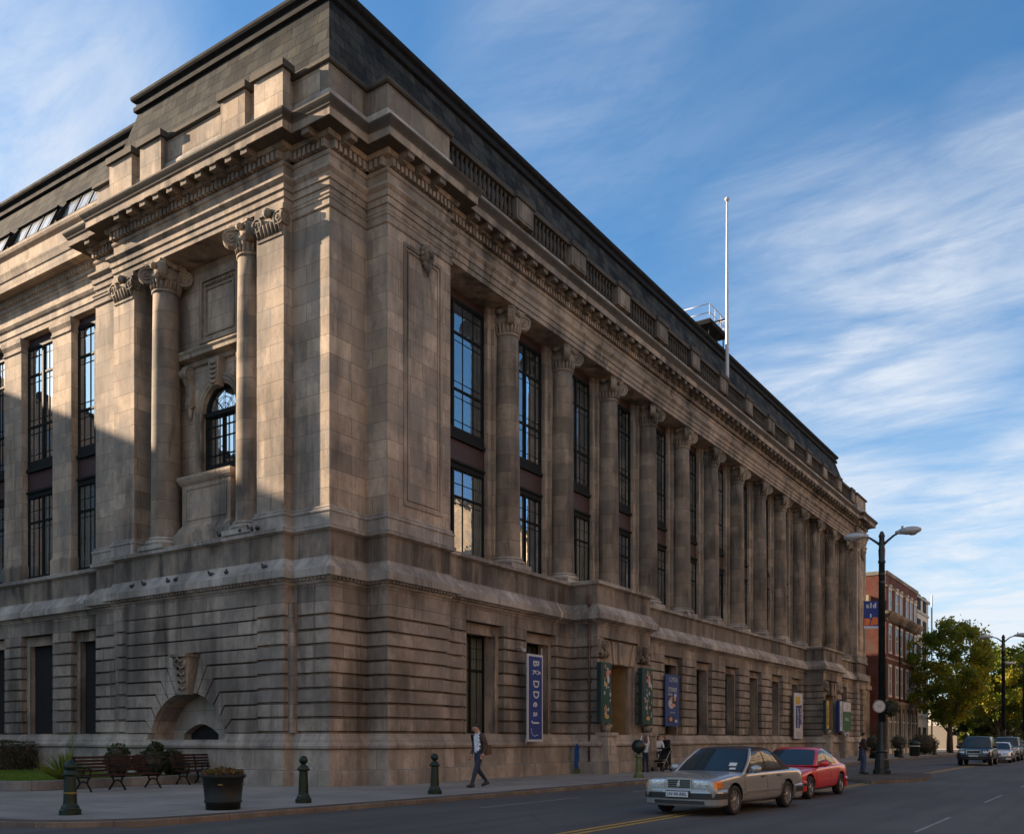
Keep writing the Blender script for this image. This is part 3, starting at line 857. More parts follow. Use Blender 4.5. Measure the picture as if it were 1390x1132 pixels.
def dent2(p, d, nn):
    c = p+nn*.17
    mb.obox((c.x,c.y,20.23), .11, .1, .16, Matrix(((d.x,nn.x,0),(d.y,nn.y,0),(0,0,1))))
along([(.5,45),(.5,12.5)], .2, dent2)
mb.build('wing_entablature', M['stwing'], MU)

def window_tall(c, along_v, out_v, w, zs, ztop, lit, spand=(12.0,13.1), name='window'):
    """two-storey iron window; c=(x,y) centre of its plane, along_v unit along the wall, out_v outward."""
    A = Vector(along_v); O = Vector(out_v)
    def bx(mb, a0, a1, o0, o1, z0, z1, m=0):
        p0 = Vector(c)+A*a0+O*o0; p1 = Vector(c)+A*a1+O*o1
        mb.box(p0.x,p1.x,p0.y,p1.y,z0,z1,m)
    f = MB(); h = w/2
    for a in (-h,h-.09): bx(f,a,a+.09,0,.07,zs,ztop)
    s0, s1 = spand
    for z0,z1,o in ((zs,zs+.14,.12),(s0-.22,s0-.02,.13),(s0-.02,s0+.07,.2),(s1-.22,s1-.08,.2),(s1-.08,s1+.25,.13),(ztop-.12,ztop,.1)): bx(f,-h+.09,h-.09,0,o,z0,z1)
    bx(f,-.055,.055,0,.10,zs+.14,s0-.22); bx(f,-.055,.055,0,.10,s1+.25,ztop-.12)
    for z in (s0-1.25, s1+1.75, ztop-1.25): bx(f,-h+.09,h-.09,0,.07,z-.04,z+.04)
    # slender leading
    for sgn in (-1,1):
        m_ = sgn*(h+.0)/2
        for q in (-.27,.27): bx(f,m_+q*h*.62-.012,m_+q*h*.62+.012,.015,.045,zs+.14,ztop-.12)
    for z in (s0-.75, s0-1.5, s1+.55, s1+1.45, s1+2.05, ztop-.45, ztop-1.55):
        bx(f,-h+.09,h-.09,.015,.04,z-.011,z+.011)
    fo = f.build(name, M['iron'], MU)
    for (z0,z1,mt) in ((zs+.1,s0-.2,M['glass_low']),(s1+.2,ztop-.1,M['glass_wing'] if lit else M['glass'])):
        for sgn in (-1,1):
            g_ = MB()
            t0, t1 = rnd.uniform(-.012,.012), rnd.uniform(-.012,.012)
            a0, a1 = (-h+.05,-.02) if sgn < 0 else (.02,h-.05)
            P = [Vector(c)+A*a0+O*(.02+t0), Vector(c)+A*a1+O*(.02-t0)]
            g_.add([(P[0].x,P[0].y,z0),(P[1].x,P[1].y,z0),(P[1].x,P[1].y,z1),(P[0].x,P[0].y,z1)],[(0,1,2,3)])
            g_.build('pane', M['glass_blind'] if (mt is M['glass'] and rnd.random() < .28) else mt, fo)
    sp = MB(); bx(sp,-h+.05,h-.05,.0,.08,s0+.06,s1-.2)
    bx(sp,-h+.0,h-.0,.0,.06,ztop,18.6)
    sp.build('spandrel_panel', M['red_panel'], fo)
    return fo
for k in range(10):
    y = 13.75 if k == 0 else 13.8+3.75*k
    w = 2.5 if k == 0 else 2.4
    window_tall((.86,y+ (0 if k else 0)), (0,1), (-1,0), w, 8.3, 18.3, True)
# ---- right colonnade windows and jambs
jb = MB(); jr = MB()
bays = []
for k in range(NC+1):
    a = 5.05 if k == 0 else X0C+PITCH*(k-1)+.70
    b = X0C+PITCH*k-.70 if k < NC else 63.1
    if k < NC: bays.append((a,b))
for k,(a,b) in enumerate(bays):
    wa = a+(.15 if k else .0); wb_ = b-.15
    window_tall(((wa+wb_)/2,.62), (1,0), (0,-1), wb_-wa, 8.3, 18.25, False)
    jb.box(wb_,wb_+.28,.38,1.0,8.25,18.62); 
    if k: jb.box(wa-.28,wa,.38,1.0,8.25,18.62)
for k in range(NC):
    x = X0C+PITCH*k; jb.box(x-.60,x+.60,.24,1.0,8.25,18.62)
jb.box(62.0,63.2,.3,1.0,8.25,18.62)
jb.build('window_jamb', M['ashlar'], MU)

# ---- left pavilion recessed bay: back wall, panel, arched window, hood, pedestal
XB = .78
YN, RN, ZSP = 6.15, .92, 13.25
mb = MB()
n = 18
hole = [(YN+RN*math.cos(PI*i/n), ZSP+RN*math.sin(PI*i/n)) for i in range(n+1)]
poly = [(9.6,10.9),(9.6,18.62),(2.8,18.62),(2.8,10.9),(YN-RN,10.9)] + hole[::-1] + [(YN+RN,10.9)]
mb.slab(poly, lambda y,z:(XB+.7,y,z), lambda y,z:(XB,y,z))
mb.box(XB,XB+.7,2.8,9.6,8.2,10.9)
mb.build('recess_wall', M['ashlar'], MU)
mb = MB()
def frame_bars(mb, y0,y1,z0,z1,x,w=.14,d=.1):
    mb.box(x-d,x,y0,y1,z0,z0+w); mb.box(x-d,x,y0,y1,z1-w,z1); mb.box(x-d,x,y0,y0+w,z0+w,z1-w); mb.box(x-d,x,y1-w,y1,z0+w,z1-w)
frame_bars(mb, YN-1.05,YN+1.05,15.75,18.1,XB); frame_bars(mb, YN-.78,YN+.78,16.02,17.72,XB,.08,.05)
for q in range(10): mb.sphere((XB-.08,YN-.72+q*.16,17.83), .06, 6)
for q in range(6): mb.sphere((XB-.1,YN-.5+q*.2,15.66-.12*math.sin(PI*(q+.5)/6)), .07, 6)
mb.build('recess_panel', M['carve'], MU)
mb = MB()      # arch surround, hood on consoles
ring = [(RN+.34,0),(RN+.34,.1),(RN+.27,.14),(RN+.20,.10),(RN+.1,.10),(RN+.08,.06),(RN,.06),(RN,0)]
pts = []
for r_, o in ring: pass
K = 20; vs = []; fs = []
for i in range(K+1):
    t = PI*i/K
    for r_, o in ring: vs.append((XB-o, YN+r_*math.cos(t), ZSP+r_*math.sin(t)))
nr = len(ring)
for i in range(K):
    for j in range(nr): fs.append((i*nr+j,(i+1)*nr+j,(i+1)*nr+(j+1)%nr,i*nr+(j+1)%nr))
mb.add(vs, fs)
for s in (-1,1):
    yy = YN+s*(RN+.17); mb.box(XB-.1,XB+.02,yy-.17,yy+.17,10.9,ZSP)
hd = [(-.02,14.98),(.12,14.98),(.16,15.05),(.16,15.12),(.40,15.16),(.44,15.18),(.44,15.30),(.50,15.38),(.50,15.44),(-.02,15.52)]
mb.sweep([(XB,YN+1.85),(XB,YN-1.85)], hd)
for s in (-1,1):
    yy = YN+s*1.55
    mb.slab([(.05,13.6),(.14,13.5),(.2,13.65),(.14,13.95),(.18,14.3),(.34,14.55),(.40,14.8),(.34,14.97),(0,14.97),(0,13.6)], lambda o,z,yy=yy:(XB-o,yy-.16,z), lambda o,z,yy=yy:(XB-o,yy+.16,z))
    volute(mb, (XB-.25,yy+.0,14.72), (0,-1,0), .2, .38)
    mb.tube([(XB-.06,yy,13.55),(XB-.1,yy,13.3),(XB-.05,yy,13.1)], [.1,.08,.02], 6)
mb.slab([(-.2,14.0),(.2,14.0),(.3,14.98),(-.3,14.98)], lambda y,z:(XB,YN+y,z), lambda y,z:(XB-.30,YN+y,z))
for q in range(5): mb.tube([(XB-.3,YN-.16,14.15+q*.17),(XB-.38,YN,14.08+q*.17),(XB-.3,YN+.16,14.15+q*.17)], .05, 6)
mb.build('arch_surround', M['carve'], MU)
f = MB()
for y in (YN-RN, YN+RN-.12): f.box(XB+.10,XB+.22,y,y+.12,10.9,ZSP)
f.box(XB+.04,XB+.22,YN-RN,YN+RN,ZSP-.16,ZSP); f.box(XB+.09,XB+.22,YN-RN+.12,YN+RN-.12,10.9,11.35)
f.box(XB+.12,XB+.22,YN-.03,YN+.03,11.35,ZSP-.16)
for y in (-.5,-.25,.25,.5): f.box(XB+.17,XB+.19,YN+y-.009,YN+y+.009,11.35,ZSP-.16)
for z in (11.7,12.35,12.75): f.box(XB+.15,XB+.185,YN-RN+.12,YN+RN-.12,z-.009,z+.009)
for rr in (RN-.06,.5,.28): f.tube([(XB+.16,YN+rr*math.cos(PI*i/14),ZSP+rr*math.sin(PI*i/14)) for i in range(15)], .06 if rr>.6 else .010, 6)
for i in (2,4,6): t = PI*i/8; f.tube([(XB+.17,YN+.1*math.cos(t),ZSP+.1*math.sin(t)),(XB+.17,YN+.86*math.cos(t),ZSP+.86*math.sin(t))], .013, 4)
af = f.build('arched_window', M['iron'], MU)
g_ = MB(); g_.slab([(YN+RN,10.95)]+[(YN+RN*math.cos(PI*i/n), ZSP+RN*math.sin(PI*i/n)) for i in range(n+1)]+[(YN-RN,10.95)], lambda y,z:(XB+.21,y,z), lambda y,z:(XB+.20,y,z))
g_.build('pane', M['glass_wing'], af)
mb = MB()
PD = [(XB,YN+1.3),(XB-.62,YN+1.3),(XB-.62,YN-1.3),(XB,YN-1.3)]
mb.sweep(PD, [(-.3,8.25),(.22,8.25),(.22,8.75),(.16,8.80),(.10,8.95),(.03,9.05),(0,9.1),(0,10.5),(.05,10.55),(.10,10.62),(.14,10.72),(.14,10.82),(-.3,10.9)])
mb.box(XB-.6,XB,YN-1.25,YN+1.25,8.3,10.88)
frame_bars(mb, YN-1.1,YN+1.1,9.25,10.4,XB-.62,.06,.03)
mb.build('recess_pedestal', M['trim'], MU)

# ---- corner pavilion panel with carved mask (and its twin at the far end)
def pav_panel(x0,x1,y):
    mb = MB()
    def fb(a0,a1,z0,z1,w,d):
        mb.box(a0,a1,y-d,y+.01,z0,z0+w); mb.box(a0,a1,y-d,y+.01,z1-w,z1); mb.box(a0,a0+w,y-d,y+.01,z0+w,z1-w); mb.box(a1-w,a1,y-d,y+.01,z0+w,z1-w)
    fb(x0,x1,9.2,17.9,.12,.05); fb(x0+.2,x1-.2,9.4,17.7,.05,.035)
    return mb.build('wall_panel', M['trim'], MU)
def mask(x,y,z):
    mb = MB()
    mb.sphere((x,y-.12,z), .34, 12, sc=(1,.7,1.25)); mb.sphere((x,y-.36,z-.05), .12, 8, sc=(.8,1,1.3))
    for q in range(12):
        t = 2*PI*q/12; mb.sphere((x+.36*math.cos(t),y-.1,z+.45*math.sin(t)), .13, 8)
    for s in (-1,1): mb.sphere((x+s*.13,y-.32,z+.1), .07, 6)
    mb.tube([(x-.15,y-.15,z-.4),(x,y-.2,z-.75),(x+.12,y-.1,z-.9)], [.14,.11,.03], 8)
    mb.tube([(x+.15,y-.15,z-.4),(x+.05,y-.22,z-.65)], [.12,.06], 8)
    mb.v = [(x+(v[0]-x)*.72, y+(v[1]-y)*.85, z+(v[2]-z)*.72) for v in mb.v]
    return mb.build('carved_mask', M['carve'], MU)
pav_panel(2.5,4.55,-.9); mask(3.62,-.9,17.85)
pav_panel(63.7,65.8,-.9); mask(64.75,-.9,17.85)

# ---- ground floor windows (right range)
def win_ground(x0,x1,y,curt,ax='x'):
    rec = MB()
    d1 = .25; iw = .30
    def bx(mb,a0,a1,d0,d1_,z0,z1,m=0):
        if ax == 'x': mb.box(a0,a1,y+d0,y+d1_,z0,z1,m)
        else: mb.box(y+d0,y+d1_,a0,a1,z0,z1,m)
    # moulded stone frame set back in the outer opening
    bx(rec,x0,x0+iw,d1,.9,ZR0-.01,5.83); bx(rec,x1-iw,x1,d1,.9,ZR0-.01,5.83); bx(rec,x0+iw,x1-iw,d1,.9,5.46,5.83)
    bx(rec,x0+iw-.09,x0+iw,d1-.04,d1+.02,ZR0,5.5); bx(rec,x1-iw,x1-iw+.09,d1-.04,d1+.02,ZR0,5.5); bx(rec,x0+iw,x1-iw,d1-.04,d1+.02,5.42,5.5)
    bx(rec,x0+.01,x1-.01,.02,.95,ZR0-.06,ZR0+.02)
    f = rec.build('window_surround', M['trim'], MU)
    fr = MB()
    a0, a1 = x0+iw, x1-iw; D = .80
    for a,b in ((a0,a0+.07),(a1-.07,a1),((a0+a1)/2-.045,(a0+a1)/2+.045)): bx(fr,a,b,D-.09,D,ZR0+.02,5.46)
    for z0,z1 in ((ZR0+.02,ZR0+.12),(4.05,4.15),(5.36,5.46)): bx(fr,a0+.07,a1-.07,D-.08,D,z0,z1)
    for q in (.25,.75): bx(fr,a0+(a1-a0)*q-.012,a0+(a1-a0)*q+.012,D-.05,D-.02,ZR0+.1,5.36)
    for z in (4.55,4.95): bx(fr,a0+.07,a1-.07,D-.05,D-.02,z-.012,z+.012)
    fo = fr.build('window', M['iron'], MU)
    g_ = MB(); bx(g_,a0+.03,a1-.03,D-.03,D-.01,ZR0+.04,5.44)
    g_.build('pane', M['glass_curtain'] if curt else M['glass_dark'], fo)
for i,(a,b) in enumerate(WIN_G): win_ground(a,b,-.6,i != 1)
win_ground(64.25,65.35,-.9,True)
for k in range(10):
    a = 12.5 if k == 0 else 16.35+3.75*(k-1); b = 15.0+3.75*k
    win_ground(a,b,.5,False,'y')

# ---- entrances
def entrance(e, door_x0, door_x1):
    x0, x1 = e
    mb = MB()
    zt = 4.75
    # door surround wall
    a0 = x0+.57; a1 = x1-1.3
    mb.box(a0-.02,door_x0,-1.75,-.6,ZR0,ZR1); mb.box(door_x1,a1+.02,-1.75,-.6,ZR0,ZR1); mb.box(door_x0,door_x1,-1.75,-.9,zt,ZR1)
    mb.box(a0,a0+.2,-1.88,-1.7,ZR0,5.1); mb.box(a1-.2,a1,-1.88,-1.7,ZR0,5.1)
    # broad voussoirs over the door
    n_ = 7
    for i in range(n_):
        u0 = -1+2*i/n_; u1 = -1+2*(i+1)/n_
        cx = (a0+a1)/2; hb = (door_x1-door_x0)/2+.1; ht = (a1-a0)/2+.15
        dp = .06 if i % 2 else .12
        if i == n_//2: dp = .2
        mb.slab([(cx+u0*hb+.015,4.78),(cx+u1*hb-.015,4.78),(cx+u1*ht-.02,5.75),(cx+u0*ht+.02,5.75)], lambda x,z:(x,-1.6,z), lambda x,z,dp=dp:(x,-1.76-dp,z))
    en = mb.build('entrance', M['trim'], MU)
    rv = MB(); rv.box(door_x1-.01,door_x1+.3,-1.62,.3,.0,zt); rv.box(door_x0-.3,door_x0+.01,-1.62,.3,0,zt); rv.box(door_x0-.3,door_x1+.3,-1.6,.3,zt-.01,zt+.3)
    rv.box(door_x0-.2,door_x1+.2,-1.9,.3,-.1,.10)
    rv.build('door_reveal', M['reveal'], en)
    d = MB(); d.box(door_x0,door_x1,-.18,-.1,.1,zt-.02)
    for i in range(2):
        for j in range(3):
            w_ = (door_x1-door_x0)/2; xx = door_x0+i*w_
            d.box(xx+.15,xx+w_-.15,-.21,-.17,.35+j*1.4,1.5+j*1.4)
    d.box((door_x0+door_x1)/2-.03,(door_x0+door_x1)/2+.03,-.24,-.17,.1,zt-.02)
    d.build('door', M['wood'], en)
    # carved consoles above the pedestals
    cs = MB()
    for xx in (a0-.15, a1+.45):
        cs.box(xx-.38,xx+.38,EY-.10,EY+.25,5.15,5.75); volute(cs,(xx,EY-.14,5.5),(0,-1,0),.24,.14)
        for q in range(3): cs.tube([(xx-.25+q*.25,EY-.1,5.3),(xx-.25+q*.25,EY-.18,5.1),(xx-.25+q*.25,EY-.05,4.95)],[.08,.09,.03],6)
    cs.build('console', M['carve'], en)
    ps = MB()
    for xx in (x0+.45, x1-.75):
        ps.box(xx-.45,xx+.45,EY-.55,EY+.1,-.05,.62); ps.box(xx-.38,xx+.38,EY-.48,EY+.1,.62,1.62); ps.box(xx-.45,xx+.45,EY-.55,EY+.1,1.62,1.76)
        ps.box(xx-.24,xx+.24,EY-.52,EY-.47,.85,1.45)
        ps.sphere((xx,EY-.2,1.95), .24, 10, sc=(1.2,.8,1)); ps.tube([(xx-.25,EY-.25,1.85),(xx,EY-.42,2.05),(xx+.25,EY-.25,1.85)], .07, 6)
    ps.build('entrance_pedestal', M['plinth'], en)
    return en
M['reveal'] = mat('ochre_door_reveal', (.27,.18,.08), .7, 0, .18, 2, .1)
M['wood'] = mat('dark_red_wood', (.085,.030,.016), .5, 0, .3, 5, .1)
e1 = entrance(E1, 14.75, 17.3); entrance(E2, 49.5, 52.1)
# downpipe on the entrance return
mb = MB(); mb.tube([(E1[0]-.09,-1.6,.1),(E1[0]-.09,-1.6,7.6)], .055, 8)
for z in (.9,2.4,3.9,5.4,7.2): mb.box(E1[0]-.17,E1[0]+.02,-1.68,-1.52,z,z+.07)
mb.build('downpipe', mat('rusty_pipe', (.10,.055,.042), .6, 0, .3, 6), MU)
# handrail beside the entrance
mb = MB()
for z in (1.95,1.15): mb.tube([(19.5,-1.5,z+.2),(21.2,-1.3,z-.75)], .035, 6)
mb.tube([(19.5,-1.5,2.2),(19.5,-1.5,-.02)], .035, 6); mb.tube([(21.2,-1.3,1.25),(21.2,-1.3,-.02)], .035, 6)
tag(mb.build('handrail', M['iron']), 'black iron handrail sloping down beside the museum door', 'handrail')
# inner mass, added to block light inside the museum
mb = MB()
mb.box(1.55,66.0,1.02,13,.0,21.9); mb.box(1.55,13,12,62,.0,22)
mb.box(.95,1.56,12.55,62,0,8.2); mb.box(5.0,66.0,.38,1.03,-.1,8.2)
mb.build('light_block', M['black'], MU)

# pigeons on the ledges
M['pigeon'] = mat('dark_pigeon', (.035,.035,.04), .7, 0, .4, 30)
def pigeon(x,y,z,rz,label):
    mb = MB(); ro = Matrix.Rotation(rz,3,'Z')
    def P(a,b,c): return Vector((x,y,z))+ro@Vector((a,b,c))*.8
    mb.tube([P(-.22,0,.10),P(-.12,0,.12),P(0,0,.13),P(.09,0,.17),P(.12,0,.22)], [.012,.055,.075,.06,.035], 8)
    mb.sphere(P(.135,0,.255), .036, 8); mb.tube([P(.16,0,.255),P(.195,0,.245)], [.010,.002], 5)
    for s in (-.02,.02): mb.tube([P(.0,s,.08),P(.01,s,0)], .007, 4)
    tag(mb.build('pigeon', M['pigeon']), label, 'pigeon', 'pigeons on the museum ledges')
for y,rz in ((9.35,.3),(8.62,2.8),(7.3,1.2),(6.85,.4),(4.95,2.2),(4.2,.8),(2.35,1.6)): pigeon(-.55,y,6.93,rz,'small dark pigeon perched on the lower ledge above the arched niche')
for y,rz in ((2.75,1.),(3.05,2.5),(3.5,.2),(4.6,1.8)): pigeon(-.50,y,8.24,rz,'small dark pigeon perched on the upper ledge at the column bases')

# ------------------------------------------------------------------ neighbouring buildings outside the frame (they shade and reflect)
M['brick_n'] = stone('pale_brick', (.40,.25,.16), .075, .225, 0, .1, bvar=.3)
M['lime'] = stone('ochre_stone', (.56,.40,.25), .4, 1.0, 0, .05)
M['redbrick'] = stone('red_brick', (.16,.047,.034), .075, .225, 0, .18, bvar=.3)
M['render_w'] = mat('pale_render', (.50,.48,.44), .8, 0, .1, 1)
def plain_block(name, label, x0,x1,y0,y1,h,m,face,step=3.6):
    t = thing(name, label, 'building', (0,0,0))
    b = MB(); b.box(x0,x1,y0,y1,-.3,h)
    b.build('wall', m, t)
    c = MB(); c.box(x0-.25,x1+.25,y0-.25,y1+.25,h-.02,h+.35); c.build('roof', M['lead'], t)
    n = int((x1-x0)/step); wdt = MB()
    for i in range(n):
        xx = x0+(i+.5)*(x1-x0)/n
        z = 1.2
        while z+2 < h-1:
            if face > 0: wdt.box(xx-.6,xx+.6,y1-.05,y1+.05,z,z+1.9)
            else: wdt.box(xx-.6,xx+.6,y0-.05,y0+.05,z,z+1.9)
            z += 3.5
    wdt.build('window', M['glass_dark'], t)
plain_block('office_building', 'tall pale brick block at the end of the side street', -62,-1.5,45,62,26.2,M['brick_n'],-1)
plain_block('terrace_building', 'pale brick terrace left across the main street', -55,-8,-50,-35,14,M['brick_n'],1)
plain_block('terrace_building', 'pale brick terrace across the main street', -7.5,26,-50,-35,15,M['brick_n'],1)
plain_block('terrace_building', 'unseen long ochre terrace across the main street, raised to bounce light', 26.5,120,-50,-35,25,M['lime'],1)  # height and ochre colour chosen to bounce warm light on the colonnade

# ------------------------------------------------------------------ red brick building beyond the museum
RB = thing('brick_building', 'four storey red brick corner building with stone cornice beyond the museum', 'building')
RX0, RX1, RY = 74.2, 89.7, -1.0
b = MB(); b.box(RX0,RX1,RY,24,-.2,17.5)
wall = b.build('wall', M['redbrick'], RB)
c = MB(); pth = [(RX0,20),(RX0,RY),(RX1,RY),(RX1,20)]
c.sweep(pth[1:], [(-.2,17.4),(.08,17.4),(.12,17.55),(.12,17.75),(-.3,17.8)]); c.box(RX0-.06,RX0+.3,RY,20,17.4,17.75)
c.build('parapet_coping', M['kerb_grey'], RB)
c = MB()
c.sweep([(RX0-.01,RY+1.4),(RX0-.01,RY),(RX1,RY),(RX1,RY+4)], [(-.2,12.95),(.06,12.95),(.10,13.2),(.35,13.3),(.55,13.55),(.62,13.8),(-.2,13.95)])
for i in range(26):
    x = RX0+.4+i*(RX1-RX0-.8)/25; c.box(x-.1,x+.1,RY-.34,RY-.05,13.0,13.28)
c.build('cornice', M['carve'], RB)
c = MB()
c.sweep([(RX0-.01,RY+1),(RX0-.01,RY),(RX1,RY),(RX1,RY+4)], [(-.2,4.55),(.10,4.55),(.14,4.75),(.28,4.95),(.30,5.15),(-.2,5.3)])
c.sweep([(RX0-.01,RY+.5),(RX0-.01,RY),(RX1,RY),(RX1,RY+4)], [(-.2,9.2),(.05,9.2),(.09,9.3),(.05,9.42),(-.2,9.42)])
c.sweep([(RX0-.01,RY+.5),(RX0-.01,RY),(RX1,RY),(RX1,RY+4)], [(-.2,16.2),(.06,16.2),(.12,16.4),(-.2,16.45)])
for x in [RX0+.35+k*2.12 for k in range(8)]: c.box(x-.32,x+.32,RY-.12,RY+.05,0,4.54)
c.build('stone_band', M['carve'], RB)
rbx = [RX0+1.5, RX0+4.6, RX0+6.7, RX0+9.8, RX0+11.9, RX0+14.2]
for x in rbx:
    for z0,z1 in ((5.75,8.5),(10.0,12.5),(14.15,16.0)):
        f = MB()
        f.box(x-.66,x+.66,RY-.10,RY+.02,z0-.2,z0); f.box(x-.7,x+.7,RY-.09,RY+.02,z1,z1+.26)
        f.box(x-.62,x-.48,RY-.07,RY+.02,z0,z1); f.box(x+.48,x+.62,RY-.07,RY+.02,z0,z1)
        f.box(x-.48,x+.48,RY-.05,RY+.02,(z0+z1)/2-.04,(z0+z1)/2+.04); f.box(x-.03,x+.03,RY-.05,RY+.02,z0,z1)
        if z0 > 14: f.sphere((x,RY-.06,z1+.42), .2, 8)
        fo = f.build('window', M['render_w'], RB)
        g_ = MB(); g_.box(x-.48,x+.48,RY-.03,RY-.01,z0,z1); g_.build('pane', M['glass_dark'], fo)
for k in range(7):
    x = RX0+.35+k*2.12+1.06
    g_ = MB(); g_.box(x-.72,x+.72,RY-.04,RY+.01,.5,4.1); fo = g_.build('shop_window', M['glass_curtain'], RB)
    f = MB(); f.box(x-.74,x+.74,RY-.08,RY,.0,.5); f.box(x-.03,x+.03,RY-.07,RY,.5,4.1); f.box(x-.74,x+.74,RY-.07,RY,3.1,3.2); f.build('frame', M['render_w'], fo)
mb = MB(); mb.tube([(RX0+5.7,RY-.12,.2),(RX0+5.7,RY-.12,13.2)], .07, 6); mb.build('downpipe', M['iron'], RB)
# lower bay and sign on its shaded side
mb = MB(); mb.box(70.2,74.15,.5,9,-.1,6.2); mb.box(70.0,74.16,.3,9.1,6.2,6.6); mb.box(73.0,74.16,.45,6,6.6,7.6); mb.box(73.2,74.18,.4,2,14.6,15.4)
mb.build('side_bay', M['trim'], RB)

WB = thing('white_building', 'tall white building with stepped balconies behind the red brick one', 'building')
mb = MB(); mb.box(99,107.5,.9,12,-.2,18.6); mb.build('wall', M['render_w'], WB)
mb = MB(); mb.box(98.8,107.7,.7,12.2,18.55,18.85); mb.tube([(108.2,.6,19.8),(108.2,.6,.2)],.10,6)
for z in (4,7.2,10.4,13.6,16.8): mb.box(98.95,107.6,.8,1.0,z,z+.25)
mb.build('balcony', mat('grey_balcony', (.33,.33,.32), .7), WB)
mb = MB()
for z in (1,4.6,7.8,11,14.2,17.2):
    for k in range(2): mb.box(100.2+k*3.6,102.2+k*3.6,.84,1.0,z,z+1.9)
    mb.box(98.95,99.1,2,4,z,z+1.9); mb.box(98.95,99.1,6,8,z,z+1.9)
mb.build('window', M['iron'], WB)

# far low buildings closing the street
FB = thing('low_building', 'long low pale building with pillars behind the street trees', 'building')
mb = MB(); mb.box(150,170,-30,20,-.1,5.2); mb.build('wall', mat('dull_grey_render', (.16,.15,.14), .8), FB)
mb = MB()
for k in range(20): mb.box(149.9,150.1,-29+k*2.4,-27.6+k*2.4,.3,3.6)
mb.build('window', M['glass_dark'], FB)
mb = MB(); mb.box(149.2,170,-30.3,20.3,5.2,5.9); mb.build('roof', mat('grey_flat_roof', (.28,.27,.26), .7), FB)
FB2 = thing('distant_building', 'distant brown building far down the street', 'building')
mb = MB(); mb.box(190,215,-70,-14,-.1,9); mb.build('wall', M['brick_n'], FB2)
mb = MB()
for k in range(12):
    for z in (1,4.2): mb.box(189.9,190.1,-66+k*4.2,-64+k*4.2,z,z+1.8)
mb.build('window', M['glass_dark'], FB2)
FB3 = thing('canopy_building', 'white fronted building with pillars beside the far pavement', 'building')
mb = MB(); mb.box(128,146,-3,10,3.4,6.0); mb.build('upper_storey', M['render_w'], FB3)
mb = MB()
for k in range(8): mb.box(128+k*2.4,128.4+k*2.4,-2.9,-2.5,-.1,3.4)
mb.build('pillar', M['render_w'], FB3)
mb = MB(); mb.box(128,146,.5,10,-.1,3.4); mb.build('wall', mat('beige_hoarding', (.20,.17,.14), .8), FB3)

# ------------------------------------------------------------------ trees
def leafmat(name, c1, c2, tr=.5):
    g = NG(name)
    geo = g.n('ShaderNodeNewGeometry')
    rp = geo.outputs['Random Per Island']
    n = g.noise(geo.outputs['Position'], .45, 3)
    c = g.mix(rp, c1, c2); c = g.mix(g.ramp(n, .35, .65, 0, .6), c, tuple(x*.6 for x in c1))
    g.set(**{'Base Color': c, 'Roughness': .55})
    t = g.n('ShaderNodeBsdfTranslucent'); g.l(g.mix(.35, c, (.55,.50,.04), 'MIX'), t.inputs[0])
    mx = g.n('ShaderNodeMixShader'); mx.inputs[0].default_value = tr
    g.l(g.bsdf.outputs[0], mx.inputs[1]); g.l(t.outputs[0], mx.inputs[2]); g.l(mx.outputs[0], g.out.inputs[0])
    return g.mat
M['leaf'] = leafmat('plane_tree_leaves', (.055,.115,.012), (.15,.22,.020), .55)
M['leaf_y'] = leafmat('yellowing_leaves', (.16,.17,.012), (.34,.29,.022), .6)
M['leaf_d'] = leafmat('dark_evergreen_leaves', (.012,.028,.012), (.030,.055,.020), .2)
M['leaf_h'] = leafmat('brownish_hedge_leaves', (.030,.032,.012), (.075,.060,.022), .2)
M['leaf_s'] = leafmat('spiky_yellow_green_leaves', (.10,.16,.02), (.20,.26,.05), .35)
M['dry'] = leafmat('dried_red_leaves', (.14,.055,.022), (.10,.09,.02), .25)
M['bark'] = mat('dark_bark', (.045,.036,.028), .9, 0, .4, 6, .5)
def leafquad(mb, p, size, r, m=0):
    d = Vector((r.gauss(0,1), r.gauss(0,1), r.gauss(0,.8))).normalized()
    a = d.orthogonal().normalized(); a = Matrix.Rotation(r.uniform(0,6.28), 3, d) @ a; b = d.cross(a)
    s = size*r.uniform(.6,1.3)
    mb.add([p-a*s*.5, p+b*s*.28+d*s*.06, p+a*s*.55, p-b*s*.28+d*s*.06], [(0,1,2,3)], m)
